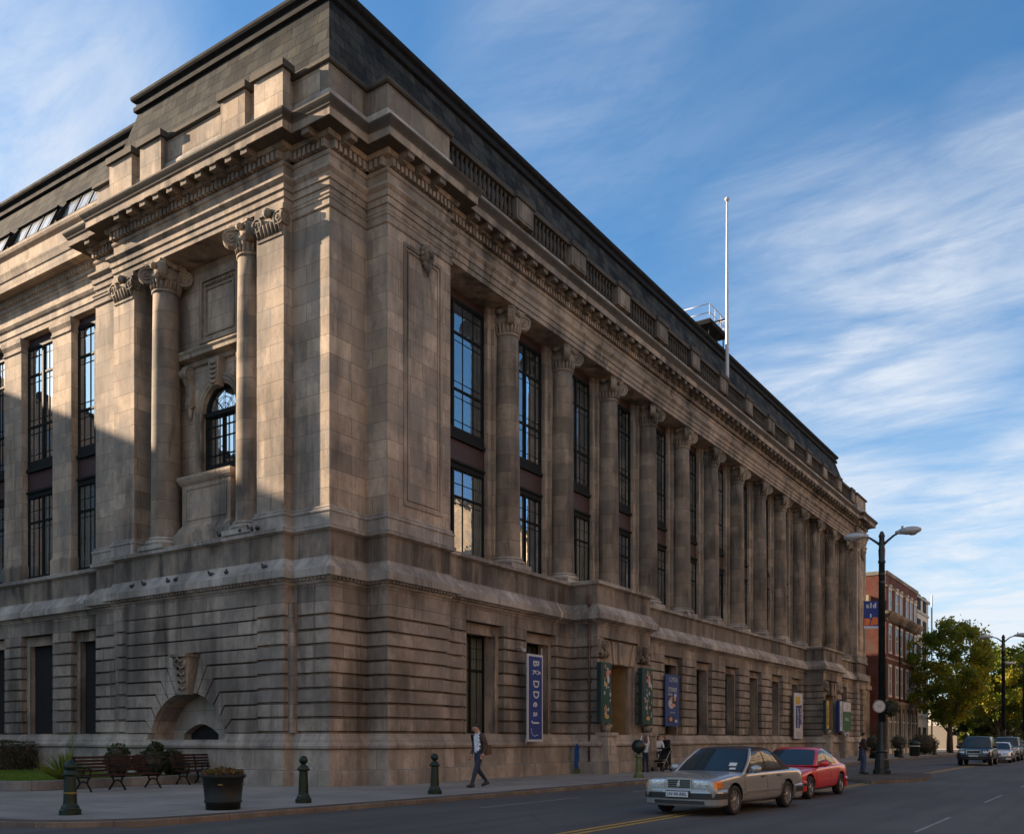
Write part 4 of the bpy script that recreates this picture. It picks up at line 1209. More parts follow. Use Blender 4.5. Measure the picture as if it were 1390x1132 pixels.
def tree(name, label, x, y, h, cr, seed, nclus=95, per=70, leaf=.36, cbase=.33, mats=None, group=None):
    r = random.Random(seed)
    t = thing(name, label, 'tree', (x,y,-.05), 0, group)
    tk = MB(); tips = []
    th = h*cbase
    tk.tube([(0,0,0),(r.uniform(-.1,.1),r.uniform(-.1,.1),th*.5),(r.uniform(-.2,.2),r.uniform(-.2,.2),th)], [.30*h/14,.24*h/14,.20*h/14], 8)
    top = Vector(tk.v[-1])
    for i in range(7):
        a = 2*PI*i/7+r.uniform(-.3,.3); el = r.uniform(.5,1.25)
        L = cr*r.uniform(.7,1.05)
        d = Vector((math.cos(a)*math.cos(el), math.sin(a)*math.cos(el), math.sin(el)))
        p0 = Vector((0,0,th*r.uniform(.85,1.0))); p1 = p0+d*L*.5+Vector((0,0,.3)); p2 = p0+d*L+Vector((r.uniform(-.4,.4),r.uniform(-.4,.4),.6))
        tk.tube([p0,p1,p2], [.13*h/14,.08*h/14,.03], 6)
        for q in range(4):
            a2 = a+r.uniform(-1.2,1.2); e2 = r.uniform(.1,1.2)
            d2 = Vector((math.cos(a2)*math.cos(e2), math.sin(a2)*math.cos(e2), math.sin(e2)))
            s = p0.lerp(p2, r.uniform(.35,.95)); tk.tube([s, s+d2*cr*.5], [.05,.02], 5)
    tk.build('trunk', M['bark'], t)
    cb = MB(); cz = (h+th)/2; hz = (h-th)/2
    for i in range(nclus):
        while True:
            u = Vector((r.uniform(-1,1), r.uniform(-1,1), r.uniform(-1,1)))
            if .25 < u.length < 1: break
        u = u*(u.length**-.45)
        if u.length > 1.02: u = u.normalized()*1.02
        lump = 1+.22*math.sin(3*math.atan2(u.y,u.x)+seed)+.15*math.sin(5*u.z+seed*2)
        c = Vector((u.x*cr*lump, u.y*cr*lump, cz+u.z*hz*(1+.08*math.sin(seed+u.x*4))))
        if u.z < -.55: c.x *= .7; c.y *= .7
        rad = r.uniform(.5,1.05)*cr*.24
        mi = 1 if r.random() < .33 else 0
        for k in range(per):
            q = Vector((r.gauss(0,.5), r.gauss(0,.5), r.gauss(0,.38)))*rad
            leafquad(cb, c+q, leaf, r, mi)
    cb.build('crown', mats or [M['leaf'],M['leaf_y']], t)
    return t
G_T = 'street trees beyond the brick building'
tree('street_tree', 'broad leafy tree nearest the brick building with yellowing top', 85.5,-5.0,13.8,4.1,3,190,85,.36,.24,group=G_T)
tree('street_tree', 'leafy tree standing behind the second lamp post', 104,-7.5,12.6,4.6,5,130,85,.42,.26,group=G_T)
tree('street_tree', 'leafy tree at the right edge of the picture', 107,-11.5,12.8,4.6,8,130,85,.45,.26,group=G_T)
tree('street_tree', 'smaller yellowing tree just beyond the brick building', 96,-3.2,10.5,2.4,11,60,60,.36,.25,mats=[M['leaf_y'],M['leaf']],group=G_T)
tree('street_tree', 'distant tree closing the view down the street', 138,-12,12.5,6,14,100,60,.6,.25,group=G_T)
tree('street_tree', 'dark distant tree behind the parked cars', 150,-20,12,6.5,17,100,60,.6,.2,group=G_T)
tree('street_tree', 'dark tree low behind the second lamp post', 128,-4.5,10,5,21,80,60,.55,.2,mats=[M['leaf_d'],M['leaf']],group=G_T)

for i,(x,y,h,cr) in enumerate(((117,-6.5,9.5,4.6),(123,-10.5,9.0,4.8),(131,-6.8,8.5,4.5),(134,-16,9.5,5.2),(112,-4.0,6.5,3.2))):
    tree('street_tree', ['low spreading tree closing the gap behind the second lamp post','low dark tree behind the queue of cars','low dark tree before the pale far building','low dark tree at the far right behind the cars','small low tree beyond the brick building'][i], x,y,h,cr,90+i,90,60,.5,.10,mats=[M['leaf_d'],M['leaf']],group=G_T)
# bushes
def bush(name, label, x,y,z,rx,ry,rz,n,leaf,mats,seed,cat='shrub',group=None,core=True,boxy=0):
    r = random.Random(seed)
    t = thing(name, label, cat, (x,y,z), 0, group)
    mb = MB()
    for i in range(n):
        u = Vector((r.gauss(0,1),r.gauss(0,1),r.gauss(0,1))).normalized()*(r.uniform(.72,1.04))
        if boxy:
            k = max(abs(u.x),abs(u.y),abs(u.z)); u = u.lerp(u/k*.9, boxy)
        leafquad(mb, Vector((u.x*rx,u.y*ry,rz+u.z*rz)), leaf, r, 1 if r.random()<.3 else 0)
    mb.build('foliage', mats, t)
    c = MB(); c.sphere((0,0,rz), .86, 10, sc=(rx,ry,rz)); 
    if boxy: 
        c = MB(); c.box(-rx*.72,rx*.72,-ry*.72,ry*.72,.05,rz*1.62)
    c.build('branches', M['bark'], t)
    return t
bush('hedge', 'clipped brownish hedge at the left edge of the lawn', -.75,18.2,.0,1.0,1.9,.74,2600,.12,[M['leaf_h'],M['leaf_d']],2,'hedge',boxy=.75)
for i,(x,y,h,w,lb) in enumerate(((-3.15,6.3,1.15,.42,'upright dark conifer shrub behind the two benches'),(-2.15,6.1,.95,.55,'round dark shrub between the two benches'),(-1.55,6.6,1.25,.30,'thin tall dark shrub left of the second bench back'),(-.95,6.5,.98,.38,'dark bushy shrub behind the second bench'))):
    bush('shrub', lb, x,y,.18,w,w,h/2,700,.13,[M['leaf_d'],M['leaf_d']],30+i)
# spiky plant
def spiky(name,label,x,y,z,n,L,m,seed):
    r = random.Random(seed); mb = MB()
    for i in range(n):
        a = r.uniform(0,2*PI); e = r.uniform(.5,1.45); l = L*r.uniform(.6,1.1)
        d = Vector((math.cos(a)*math.cos(e),math.sin(a)*math.cos(e),math.sin(e))); s = d.cross(Vector((0,0,1))).normalized()*.028
        p1 = d*l*.55; p2 = d*l+Vector((0,0,-.18*l*math.cos(e)))
        mb.add([-s*.6, s*.6, p1+s, p2, p1-s], [(0,1,2,3,4)])
    o = mb.build(name, m); o.location = (x,y,z)
    return tag(o, label, 'plant')
spiky('spiky_plant', 'yellow green spiky plant behind the left bollard', -5.2,5.9,.2,170,1.05,M['leaf_s'],4)
mb = MB(); mb.tube([(-4.95,5.95,.2),(-4.9,5.95,1.0),(-4.93,5.95,1.75)], [.02,.015,.008], 5)
tag(mb.build('stake', M['leaf_s']), 'thin green stem rising from the spiky plant', 'plant')

# ------------------------------------------------------------------ lawn
mb = MB()
lawn = [(-.2,5.85)] + [(-5.9,5.5)] + arc(-6.0,6.3,.8,-PI/2,-PI,6) + [(-6.8,34),(.4,34),(.4,12),(-.2,11)]
mb.prism(lawn, -.05, .20)
tag(mb.build('lawn', M['grass_base']), 'raised green lawn beside the museum wall', 'lawn', kind='structure')
kpath = [(-.2,5.6),(-5.95,5.2)] + arc(-6.0,6.3,1.1,-PI/2,-PI,8) + [(-7.1,34)]
mb = MB(); mb.sweep(kpath[::-1], [(-.0,-.05),(-.0,.26),(-.03,.28),(-.27,.28),(-.27,-.05)])
tag(mb.build('lawn_kerb', M['kerb_grey']), 'low grey stone kerb round the lawn', 'kerb', kind='structure')
r = random.Random(9); mb = MB()
def inl(x,y): return -6.75 < x < -.25 and y > (5.85 if x > -5.8 else 6.4)
for i in range(30000):
    x = r.uniform(-6.8,.3); y = 5.5+28*r.random()**1.8
    if not inl(x,y): continue
    h = r.uniform(.05,.10); a = r.uniform(0,6.28); dx, dy = .014*math.cos(a), .014*math.sin(a)
    mb.add([(x-dx,y-dy,.20),(x+dx,y+dy,.20),(x+r.uniform(-.03,.03),y+r.uniform(-.03,.03),.20+h)], [(0,1,2)])
M['grass'] = leafmat('lawn_grass', (.085,.19,.014), (.17,.29,.03), .35)
tag(mb.build('grass', M['grass']), 'bright green lawn grass left of the museum corner', 'grass', kind='stuff')

# ------------------------------------------------------------------ bollards, planter, benches
M['green'] = mat('glossy_dark_green_paint', (.003,.016,.008), .42, 0, .3, 4, 0, spec=.35)
M['green_p'] = mat('dull_pale_green_paint', (.10,.125,.045), .45, 0, .2, 4)
M['gold'] = mat('worn_gold_band', (.20,.13,.03), .45, .3, .3, 9)
M['darkball'] = mat('near_black_green_paint', (.008,.014,.010), .4)
def make_bollard(kind, loc, label, mt, group, s=1.):
    t = thing('bollard', label, 'bollard', loc, rnd.uniform(0,1), group)
    mb = MB()
    n = 8 if kind != 'cap' else 24
    mb.lathe([(.20,0),(.20,.09),(.17,.11),(.165,.15),(.135,.19),(.125,.22),(.105,.74),(.10,.76)], n=n, smooth=False)
    mb.build('shaft', mt, t)
    mb = MB(); mb.lathe([(.10,.74),(.145,.76),(.15,.79),(.12,.82),(.115,.85),(.09,.87)], n=20); mb.build('collar', mt, t)
    mb = MB()
    if kind == 'ball': mb.lathe([(.085,.86),(.055,.89),(.05,.91)], n=16); mb.sphere((0,0,.995), .105, 18)
    elif kind == 'cap': mb.lathe([(.10,.86),(.125,.90),(.13,.93),(.115,.97),(.08,1.02),(.03,1.055),(.0,1.06)], n=20)
    else: mb.lathe([(.09,.86),(.06,.92)], n=14); mb.sphere((0,0,1.16), .27, 18, sc=(1,1,.95))
    mb.build('finial', mt if kind != 'globe' else M['darkball'], t)
    if kind == 'cap':
        mb = MB(); mb.lathe([(.127,.40),(.132,.405),(.130,.43),(.124,.435)], n=20); mb.build('band', M['gold'], t)
    t.scale = (s,s,s)
    return t
G_B = 'green bollards along the kerb'
make_bollard('cap', (-10.67,-3.49,0), 'dark green bollard with pointed cap by the left kerb corner', M['green'], G_B, 1.02)
make_bollard('ball', (-5.71,-4.82,0), 'dark green ball topped bollard in front of the museum corner', M['green'], G_B, 1.0)
make_bollard('ball', (-1.25,-5.19,0), 'dark green ball topped bollard beside the walking man', M['green'], G_B, 1.0)
make_bollard('globe', (11.38,-5.15,0), 'pale green post topped with a dark ball near the car', M['green_p'], G_B, 1.03)
for i,(x,y) in enumerate(((44.5,-5.6),(50.0,-5.6),(57.0,-5.7),(72.0,-5.7))):
    make_bollard('ball', (x,y,0), ['far bollard behind the lamp post person','far bollard beside the round clipped shrub','far bollard in front of the brick building','farthest bollard under the trees'][i], M['darkball'], 'far bollards down the street', 1.15)
for i,(x,y) in enumerate(((52.8,-4.6),(60.2,-4.9))):
    t = bush('topiary', ['round clipped shrub near the museum end','round clipped shrub in front of the brick building'][i], x,y,.55,.62,.62,.62,500,.14,[M['leaf_d'],M['leaf_d']],60+i,group='round clipped shrubs')
    mb = MB(); mb.lathe([(.32,-.55),(.38,-.1),(.40,-.02),(.30,0)], n=14); mb.build('pot', M['darkball'], t)
bush('shrub', 'low dark shrub under the street trees', 74,-4.4,0,1.5,1.3,1.0,900,.2,[M['leaf_d'],M['leaf_d']],71)
# planter tub
t = thing('planter_tub', 'large black round planter tub of dried red plants by the kerb', 'planter', (-8.05,-4.85,0))
mb = MB(); mb.lathe([(.355,0),(.365,.14),(.39,.15),(.39,.19),(.375,.20),(.425,.66),(.47,.68),(.475,.73),(.44,.74),(.42,.70),(.40,.62)], n=32)
mb.build('tub', mat('black_tub', (.010,.012,.011), .6, 0, .3, 6, 0, spec=.3), t)
mb = MB()
for a in (.5,-1.0,-2.4,2.2): mb.lathe([(.05,0),(.05,.02),(.025,.03)], (.41*math.cos(a),.41*math.sin(a),.52), 8)
mb.build('handle_ring', M['gold'], t)
mb = MB(); mb.lathe([(.0,.60),(.41,.60),(.41,.66),(0,.70)], n=20); mb.build('soil', M['bark'], t)
r = random.Random(5); mb = MB()
for i in range(900):
    a = r.uniform(0,6.28); q = .42*math.sqrt(r.random()); hh = .66+.24*r.random()*(1-q*.8)
    leafquad(mb, Vector((q*math.cos(a),q*math.sin(a),hh)), .09, r, 1 if r.random()<.25 else 0)
mb.build('plants', [M['dry'],M['leaf_h']], t)
# benches
M['slat'] = mat('brown_bench_slats', (.036,.017,.014), .65, 0, .35, 7, .1, spec=.25)
def make_bench(L, legs, loc, rz, label):
    t = thing('park_bench', label, 'bench', loc, rz, 'slatted park benches')
    s = MB()
    for i in range(5): s.box(-L/2,L/2,-.30+i*.105,-.30+i*.105+.08,.42+.006*i,.455+.006*i)
    s.build('seat', M['slat'], t)
    k = MB()
    for i in range(5):
        z = .54+i*.095; y = .22+i*.028; k.box(-L/2,L/2,y,y+.03,z,z+.07)
    k.build('backrest', M['slat'], t)
    for x in legs:
        l = MB()
        l.tube([(x,-.34,0),(x,-.27,.10),(x,-.18,.22),(x,-.20,.34),(x,-.30,.42)], .028, 6)
        l.tube([(x,.30,0),(x,.22,.10),(x,.12,.22),(x,.15,.34),(x,.24,.44),(x,.28,.7),(x,.345,.98)], .028, 6)
        l.tube([(x,-.18,.24),(x,-.03,.29),(x,.12,.24)], .022, 6); l.tube([(x,-.3,.40),(x,.22,.41)], .024, 6)
        l.build('leg', M['iron'], t)
        a = MB(); a.tube([(x,.28,.70),(x,.05,.69),(x,-.22,.67),(x,-.33,.62),(x,-.31,.55),(x,-.25,.45)], .022, 6); a.tube([(x,-.1,.68),(x,-.02,.6),(x,-.06,.45)], .018, 6)
        a.build('armrest', M['iron'], t)
    return t
make_bench(2.75, (-1.32,-.1,1.28), (-4.72,3.85,0), R(10), 'longer brown slatted bench, left one before the lawn kerb')
make_bench(1.95, (-.8,.0,.85), (-1.05,4.85,0), R(6), 'shorter brown slatted bench behind the planter tub')

# ------------------------------------------------------------------ lamp posts, flagpole, roof platform
M['lampgreen'] = mat('black_green_lamp_paint', (.012,.018,.016), .4, 0, .3, 5)
M['lamphead'] = mat('grey_lamp_housing', (.42,.42,.41), .45, .1, .12, 5)
M['lens'] = mat('lamp_lens', (.30,.29,.26), .2)
def lamp_post(loc, h, label, arm=1.12, detail=True):
    t = thing('street_lamp', label, 'lamp post', loc, 0, 'double armed street lamps')
    mb = MB()
    mb.lathe([(.36,0),(.36,.18),(.30,.22),(.28,.6),(.25,.68),(.22,.9),(.25,.96),(.21,1.02),(.18,1.3),(.155,2.2)], n=12, smooth=False)
    mb.build('base', M['lampgreen'], t)
    mb = MB(); mb.lathe([(.155,2.2),(.125,h-1.2),(.155,h-1.18),(.155,h-1.1),(.125,h-1.06),(.145,h-.62),(.125,h-.58),(.11,h-.1),(.14,h-.06),(.06,h+.14),(.0,h+.16)], n=12)
    for z in (h-2.1,h-1.75): mb.lathe([(.11,z),(.14,z+.04),(.14,z+.12),(.11,z+.16)], n=12)
    mb.build('pole', M['lampgreen'], t)
    for s in (-1,1):
        a = MB(); a.tube([(0,s*.06,h-.42),(0,s*.25,h-.26),(0,s*.48,h-.08),(0,s*(arm-.42),h+.02)], [.06,.05,.045,.04], 8)
        ao = a.build('arm', M['lampgreen'], t)
        hd = MB()
        hd.sphere((0,s*arm,h+.05), .46, 16, sc=(.52,1.0,.36)); hd.tube([(0,s*(arm-.58),h+.02),(0,s*(arm-.3),h+.05)], [.06,.13], 10)
        hd.tube([(0,s*(arm-.3),h+.18),(0,s*(arm-.3),h+.28)], .05, 6)
        ho = hd.build('lamp_head', M['lamphead'], ao)
        ln = MB(); ln.sphere((0,s*(arm+.10),h-.05), .2, 12, sc=(.8,1,.55)); ln.build('lens', M['lens'], ao)
    return t
L1 = lamp_post((20.36,-12.11,0), 10.1, 'tall double armed street lamp on the traffic island', 1.12)
lamp_post((61.3,-12.43,-.05), 9.55, 'farther double armed street lamp in front of the trees', 1.3)
lamp_post((84.0,-11.9,-.05), 9.0, 'farthest street lamp half hidden by the trees', 1.3)
# traffic sign and banner on the lamp post
sx = Vector((.554,-.832,0)).normalized()
def lampdisc(z, r, dx, m, nm, lb, cat):
    t = MB(); f = Vector((-.8323,-.5543,0)); c = Vector((20.36,-12.11,z))+sx*dx+f*.16
    t.tube([c, c+f*.03], r, 20, smooth=False)
    o = t.build(nm, m); return tag(o, lb, cat)
o = lampdisc(2.85, .27, -.18, M['render_w'], 'round_sign', 'round white sign with grey rim fixed low on the lamp post', 'sign')
t = MB(); f = Vector((-.8323,-.5543,0)); c = Vector((20.36,-12.11,2.85))+sx*-.18+f*.192
for i in range(24):
    a0 = 2*PI*i/24; a1 = 2*PI*(i+1)/24; up = Vector((0,0,1))
    t.add([c+sx*(.27*math.cos(a0))+up*(.27*math.sin(a0)), c+sx*(.27*math.cos(a1))+up*(.27*math.sin(a1)), c+sx*(.225*math.cos(a1))+up*(.225*math.sin(a1)), c+sx*(.225*math.cos(a0))+up*(.225*math.sin(a0))], [(0,1,2,3)])
add_text(t, '20', .2, c+f*.002, sx, (0,0,1))
rimo = t.build('rim', mat('grey_sign_rim', (.2,.2,.2), .5), o)
bush('hanging_basket', 'dark round hanging basket on the lamp post behind the white sign', 20.55,-12.45,2.42,.30,.30,.36,350,.12,[M['leaf_d'],M['leaf_d']],81,'basket')
# flagpole
t = thing('flagpole', 'tall white flagpole rising from the museum parapet', 'flagpole', (35.3,.35,22.2))
mb = MB(); mb.lathe([(.14,0),(.13,.1),(.115,3),(.06,13.05),(.05,13.1)], n=12); mb.build('pole', mat('white_pole', (.48,.46,.45), .4), t)
mb = MB(); mb.sphere((0,0,13.22), .15, 12); mb.build('finial', M['lamphead'], t)
t = thing('roof_platform', 'grey railed maintenance platform on the roof ridge beside the flagpole', 'platform', (36.6,2.4,28.0))
mb = MB(); mb.box(-1.5,1.5,-1.0,1.0,-.12,0); mb.box(-1.5,1.5,-1.02,-.98,0,.15); mb.box(-1.52,-1.48,-1,1,0,.15); mb.build('deck', M['lead'], t)
mb = MB()
for z in (.55,1.1):
    mb.tube([(-1.45,-.95,z),(1.45,-.95,z),(1.45,.95,z),(-1.45,.95,z),(-1.45,-.95,z)], .03, 5)
for x in (-1.45,-.5,.5,1.45):
    for y in (-.95,.95): mb.tube([(x,y,0),(x,y,1.1)], .03, 5)
mb.tube([(1.45,-.95,.05),(.5,-.95,1.1)], .02, 4); mb.build('railing', M['lamphead'], t)
mb = MB()
for x in (-1.2,.2,1.3):
    for y in (-.8,.8): mb.tube([(x,y,-.1),(x,y,-1.8)], .045, 5)
mb.tube([(-1.3,-.95,-.1),(-1.3,-2.0,-.1)], .05, 5); mb.build('leg', M['lead'], t)

# ------------------------------------------------------------------ banners and boards
M['navy'] = mat('navy_banner_cloth', (.005,.032,.17), .7, 0, .15, 3)
M['blue'] = mat('blue_banner_cloth', (.012,.045,.17), .7, 0, .2, 1.5)
M['bwhite'] = mat('white_banner_print', (.46,.47,.53), .7, 0, .06, 4)
M['teal'] = mat('teal_banner_cloth', (.008,.050,.047), .7, 0, .25, 2)
M['tealside'] = mat('dark_teal_frame', (.008,.030,.028), .6)
M['bgreen'] = mat('green_banner_cloth', (.008,.085,.032), .7, 0, .15, 3)
M['byellow'] = mat('yellow_banner_cloth', (.45,.31,.035), .7, 0, .2, 3)
M['orange'] = mat('orange_banner_print', (.62,.14,.02), .7, 0, .2, 3)
M['skinp'] = mat('printed_skin_tone', (.50,.27,.17), .7)
M['pinkp'] = mat('printed_pink', (.50,.20,.16), .7)
M['grey_p'] = mat('printed_grey', (.35,.37,.38), .7)
M['dprint'] = mat('printed_dark', (.025,.020,.020), .7)
def banner(name, label, x0, x1, y, z0, z1, m, lean=0., cat='banner', group=None, thick=.05):
    t = thing(name, label, cat, (x0, y, z0), 0, group)
    b = MB(); b.box(0,x1-x0,0,thick,0,z1-z0); b.build('cloth', m, t)
    return t, x1-x0, z1-z0
def disc(mb, x, z, rx, rz, y=-.006, m=0, n=14):
    mb.add([(x+rx*math.cos(2*PI*i/n), y, z+rz*math.sin(2*PI*i/n)) for i in range(n)], [list(range(n))], m)
# tall navy banner with the vertical lettering
t, W_, H_ = banner('vertical_banner', 'tall navy banner with white border and white vertical lettering in front of a window', 9.66,10.80,-1.18,1.38,4.84,M['bwhite'])
b = MB(); b.box(.09,W_-.09,-.012,.0,.09,H_-.09); b.build('field', M['navy'], t)
b = MB(); X_, Z_ = (0,0,-1), (1,0,0)
def vlet(s_, z, sz, x=None): add_text(b, s_, sz, ((x if x is not None else W_/2+.02), -.016, z), X_, Z_, 0, .012, .72)
vlet('B', H_-.36, .62); vlet('K', H_-.72, .40, W_*.42); vlet('A', H_-.72, .34, W_*.72)
for s_, z in (('D',2.28),('D',1.86),('e',1.47),('a',1.08),('J',.74)): vlet(s_, z, .60)
for q,(x,z) in enumerate(((.25,.50),(.27,.42),(.30,.34),(.36,.27),(.44,.24),(.52,.22),(.62,.25),(.72,.26))): b.box(x-.03,x+.03,-.018,-.013,z-.018,z+.018)
b.build('lettering', M['bwhite'], t)
b = MB(); b.tube([(W_-.02,.04,H_-.1),(W_-.02,.04,H_+.28)], .02, 6); b.tube([(-.02,.06,-.12),(-.02,.06,.1)], .02, 6); b.build('bracket', M['lamphead'], t)
# two teal flower banners by the entrance
def flower_banner(x0,x1,label,seed):
    t, W_, H_ = banner('flower_banner', label, x0,x1,EY-.42,2.15,4.72,M['tealside'],group='teal flower banners beside the museum door',thick=.2)
    b = MB(); b.box(.10,W_,-.012,0,.0,H_); b.build('face', M['teal'], t)
    r = random.Random(seed); ms = [M['pinkp'],M['grey_p'],M['byellow'],M['bgreen'],M['bwhite']]
    b = MB()
    for i in range(46):
        disc(b, r.uniform(.26,W_-.12), H_*.12+r.random()*H_*.82, r.uniform(.02,.09), r.uniform(.02,.11), -.015-.0004*i, r.choice((0,1,1,2,3,3)))
    disc(b, W_*.6, H_*.80, .14, .22, -.036, 0); disc(b, W_*.66, H_*.72, .10, .16, -.0365, 4); disc(b, W_*.5, .28, .2, .1, -.037, 2); disc(b,W_*.55,.3,.09,.08,-.0375,0)
    b.build('flower_print', ms, t)
flower_banner(13.5,14.42,'teal flower banner left of the museum door',3)
flower_banner(17.45,18.55,'teal flower banner right of the museum door',5)
# film poster
t, W_, H_ = banner('film_banner', 'wide blue banner with two embracing people right of the entrance', 23.5,25.25,-.78,2.15,4.85,M['blue'])
b = MB()
add_text(b,'C.PITIA',.34,(W_*.55,-.012,H_-.27),(1,0,0),(0,0,1),0,.008); add_text(b,'STORIES',.30,(W_*.5,-.012,H_-.80),(1,0,0),(0,0,1),0,.012); add_text(b,'of us',.26,(W_*.32,-.012,H_-1.02),(1,0,0),(0,0,1),0,.012)
add_text(b,'tickets here',.13,(W_*.5,-.012,.72),(1,0,0),(0,0,1),0)
b.build('lettering', M['grey_p'], t)
b = MB()
disc(b,W_*.42,1.18,.38,.26,-.010,1); disc(b,W_*.64,1.28,.30,.30,-.011,2); disc(b,W_*.40,1.48,.15,.20,-.013,0); disc(b,W_*.68,1.50,.14,.19,-.014,0); disc(b,W_*.38,1.62,.16,.12,-.015,2); disc(b,W_*.70,1.63,.15,.10,-.016,1)
disc(b,W_*.52,1.10,.34,.09,-.017,0); b.box(W_*.2,W_*.62,-.012,-.004,.2,.52,2); b.box(W_*.68,W_*.85,-.012,-.004,.2,.34,1); disc(b,W_*.38,.36,.2,.12,-.014,3)
b.build('figures_print', [M['skinp'],M['bwhite'],M['dprint'],M['pinkp']], t)
# far banners
t, W_, H_ = banner('vertical_banner', 'white banner with blue blocks hanging from a far window', 45.0,47.0,-.95,1.5,4.75,M['bwhite'])
b = MB(); b.box(.35,1.25,-.014,0,.75,2.35,0); b.box(.3,1.3,-.014,0,2.45,3.0,1); b.box(.4,1.6,-.012,0,.1,.5,2)
add_text(b,'SPACE',.5,(1.5,-.014,1.7),(0,0,1),(-1,0,0),0,.02); add_text(b,'GALLERY',.36,(.8,-.018,1.5),(0,0,1),(-1,0,0),3,.014)
b.build('lettering', [M['navy'],M['byellow'],M['grey_p'],M['bwhite']], t)
t, W_, H_ = banner('vertical_banner', 'narrow yellow banner left of the second entrance', 48.3,49.2,EY-.3,2.1,4.35,M['tealside'],thick=.2)
b = MB(); b.box(.2,W_-.1,-.014,0,.15,H_-.1,0); add_text(b,'EVENTS',.42,(W_*.55,-.018,H_/2),(0,0,1),(-1,0,0),1,.01); b.build('face', [M['byellow'],M['dprint']], t)
t, W_, H_ = banner('vertical_banner', 'narrow blue and white banner right of the second entrance', 51.95,52.9,EY-.3,2.0,4.4,M['navy'],thick=.2)
b = MB(); b.box(.3,W_,-.014,0,.1,H_-.05,0); add_text(b,'MUSEUM',.40,(W_*.65,-.018,H_/2),(0,0,1),(-1,0,0),1,.01); b.build('face', [M['bwhite'],M['navy']], t)
t, W_, H_ = banner('vertical_banner', 'green banner with white top on the wall past the second entrance', 58.1,60.9,-.95,2.1,4.6,M['bgreen'])
b = MB(); b.box(.2,W_-.15,-.014,0,H_-.85,H_-.08,0); disc(b,W_*.55,H_-.45,.35,.25,-.018,1); add_text(b,'FOR ALL',.34,(W_*.5,-.016,1.0),(1,0,0),(0,0,1),0,.008); b.build('face', [M['bwhite'],M['grey_p']], t)
t, W_, H_ = banner('wall_notice', 'small white notice below the green banner', 58.9,60.1,-.95,1.5,2.0,M['bwhite'],cat='notice')
b = MB(); b.box(.3,1.0,-.012,0,.1,.4); b.build('print', M['blue'], t)
# orange and blue street banner between lamp post and museum
mb_o = thing('street_banner', 'orange and blue picture banner hanging beside the lamp post', 'banner', (20.36,-12.11,6.15))
def sp_(dx, z, o=0): return Vector((0,0,z))+sx*dx+Vector((-.8323,-.5543,0))*o
b = MB()
def bq(a0,a1,z0,z1,o,m): b.add([sp_(a0,z0,o),sp_(a1,z0,o),sp_(a1,z1,o),sp_(a0,z1,o)],[(0,1,2,3)],m)
b.slab([(-.76,0),(-.14,0),(-.14,1.16),(-.76,1.16)], lambda a,z: sp_(a,z,-.015), lambda a,z: sp_(a,z,.0), 0)
b.build('cloth', M['navy'], mb_o)
b = MB()
bq(-.76,-.14,0,.10,.004,1); b.add([sp_(-.74,.12,.005),sp_(-.16,.16,.005),sp_(-.17,.46,.005),sp_(-.36,.48,.005),sp_(-.46,.36,.005),sp_(-.56,.42,.005),sp_(-.74,.42,.005)],[(0,1,2,3,4,5,6)],0)
b.add([sp_(-.55,.14,.006),sp_(-.5,.14,.006),sp_(-.36,.5,.006),sp_(-.42,.5,.006)],[(0,1,2,3)],2); bq(-.50,-.44,.46,.62,.006,1)
add_text(b,'a1d',.30,sp_(-.45,.96,.006),sx,(0,0,1),1,.012)
for k in range(6): bq(-.72+k*.1,-.65+k*.1,.74+.03*(k%3),.84,.005,2)
b.build('print', [M['orange'],M['bwhite'],M['blue']], mb_o)
b = MB()
for z in (.02,1.14): b.tube([sp_(-.78,z,-.02),sp_(.0,z,-.02)], .02, 6)
b.build('bracket', M['lampgreen'], mb_o)
# blue rounded info board at the wall foot
t = thing('info_board', 'narrow blue round topped board leaning at the wall foot left of the entrance', 'sign', (13.62,-1.12,0))
b = MB(); pts = [(-.06,.22),(.56,.22)] + [(.25+.31*math.cos(PI*i/8), 1.03+.27*math.sin(PI*i/8)) for i in range(9)]
b.slab(pts, lambda x,z:(x,.06,z), lambda x,z:(x,0,z)); b.build('board', mat('bright_blue_board', (.012,.075,.26), .5), t)
b = MB(); disc(b,.25,.95,.09,.12,-.004); b.box(.16,.34,-.008,-.002,.5,.54); b.box(.16,.34,-.008,-.002,.6,.64); b.build('print', mat('pale_blue_print', (.05,.20,.42), .5), t)
b = MB(); b.box(-.03,.53,-.12,.14,0,.2); b.build('base', M['green_p'], t)
# small wall lamp bracket by the banner
b = MB(); b.tube([(9.55,-.62,5.0),(9.5,-.95,5.08),(9.45,-1.1,5.0)], .03, 6); b.sphere((9.42,-1.16,4.94), .09, 8)
tag(b.build('wall_lamp', M['lamphead']), 'small grey spotlight on the wall at the top left of the navy banner', 'lamp')
# litter bin
t = thing('litter_bin', 'black litter bin on the far pavement by the trees', 'bin', (64.1,-5.4,0))
b = MB(); b.lathe([(.36,0),(.42,.1),(.42,1.0),(.46,1.05),(.46,1.12),(.3,1.25),(.1,1.32)], n=16); b.build('body', M['darkball'], t)
b = MB(); b.lathe([(.43,.82),(.44,.83),(.44,.9),(.43,.91)], n=16); b.build('band', M['lamphead'], t)

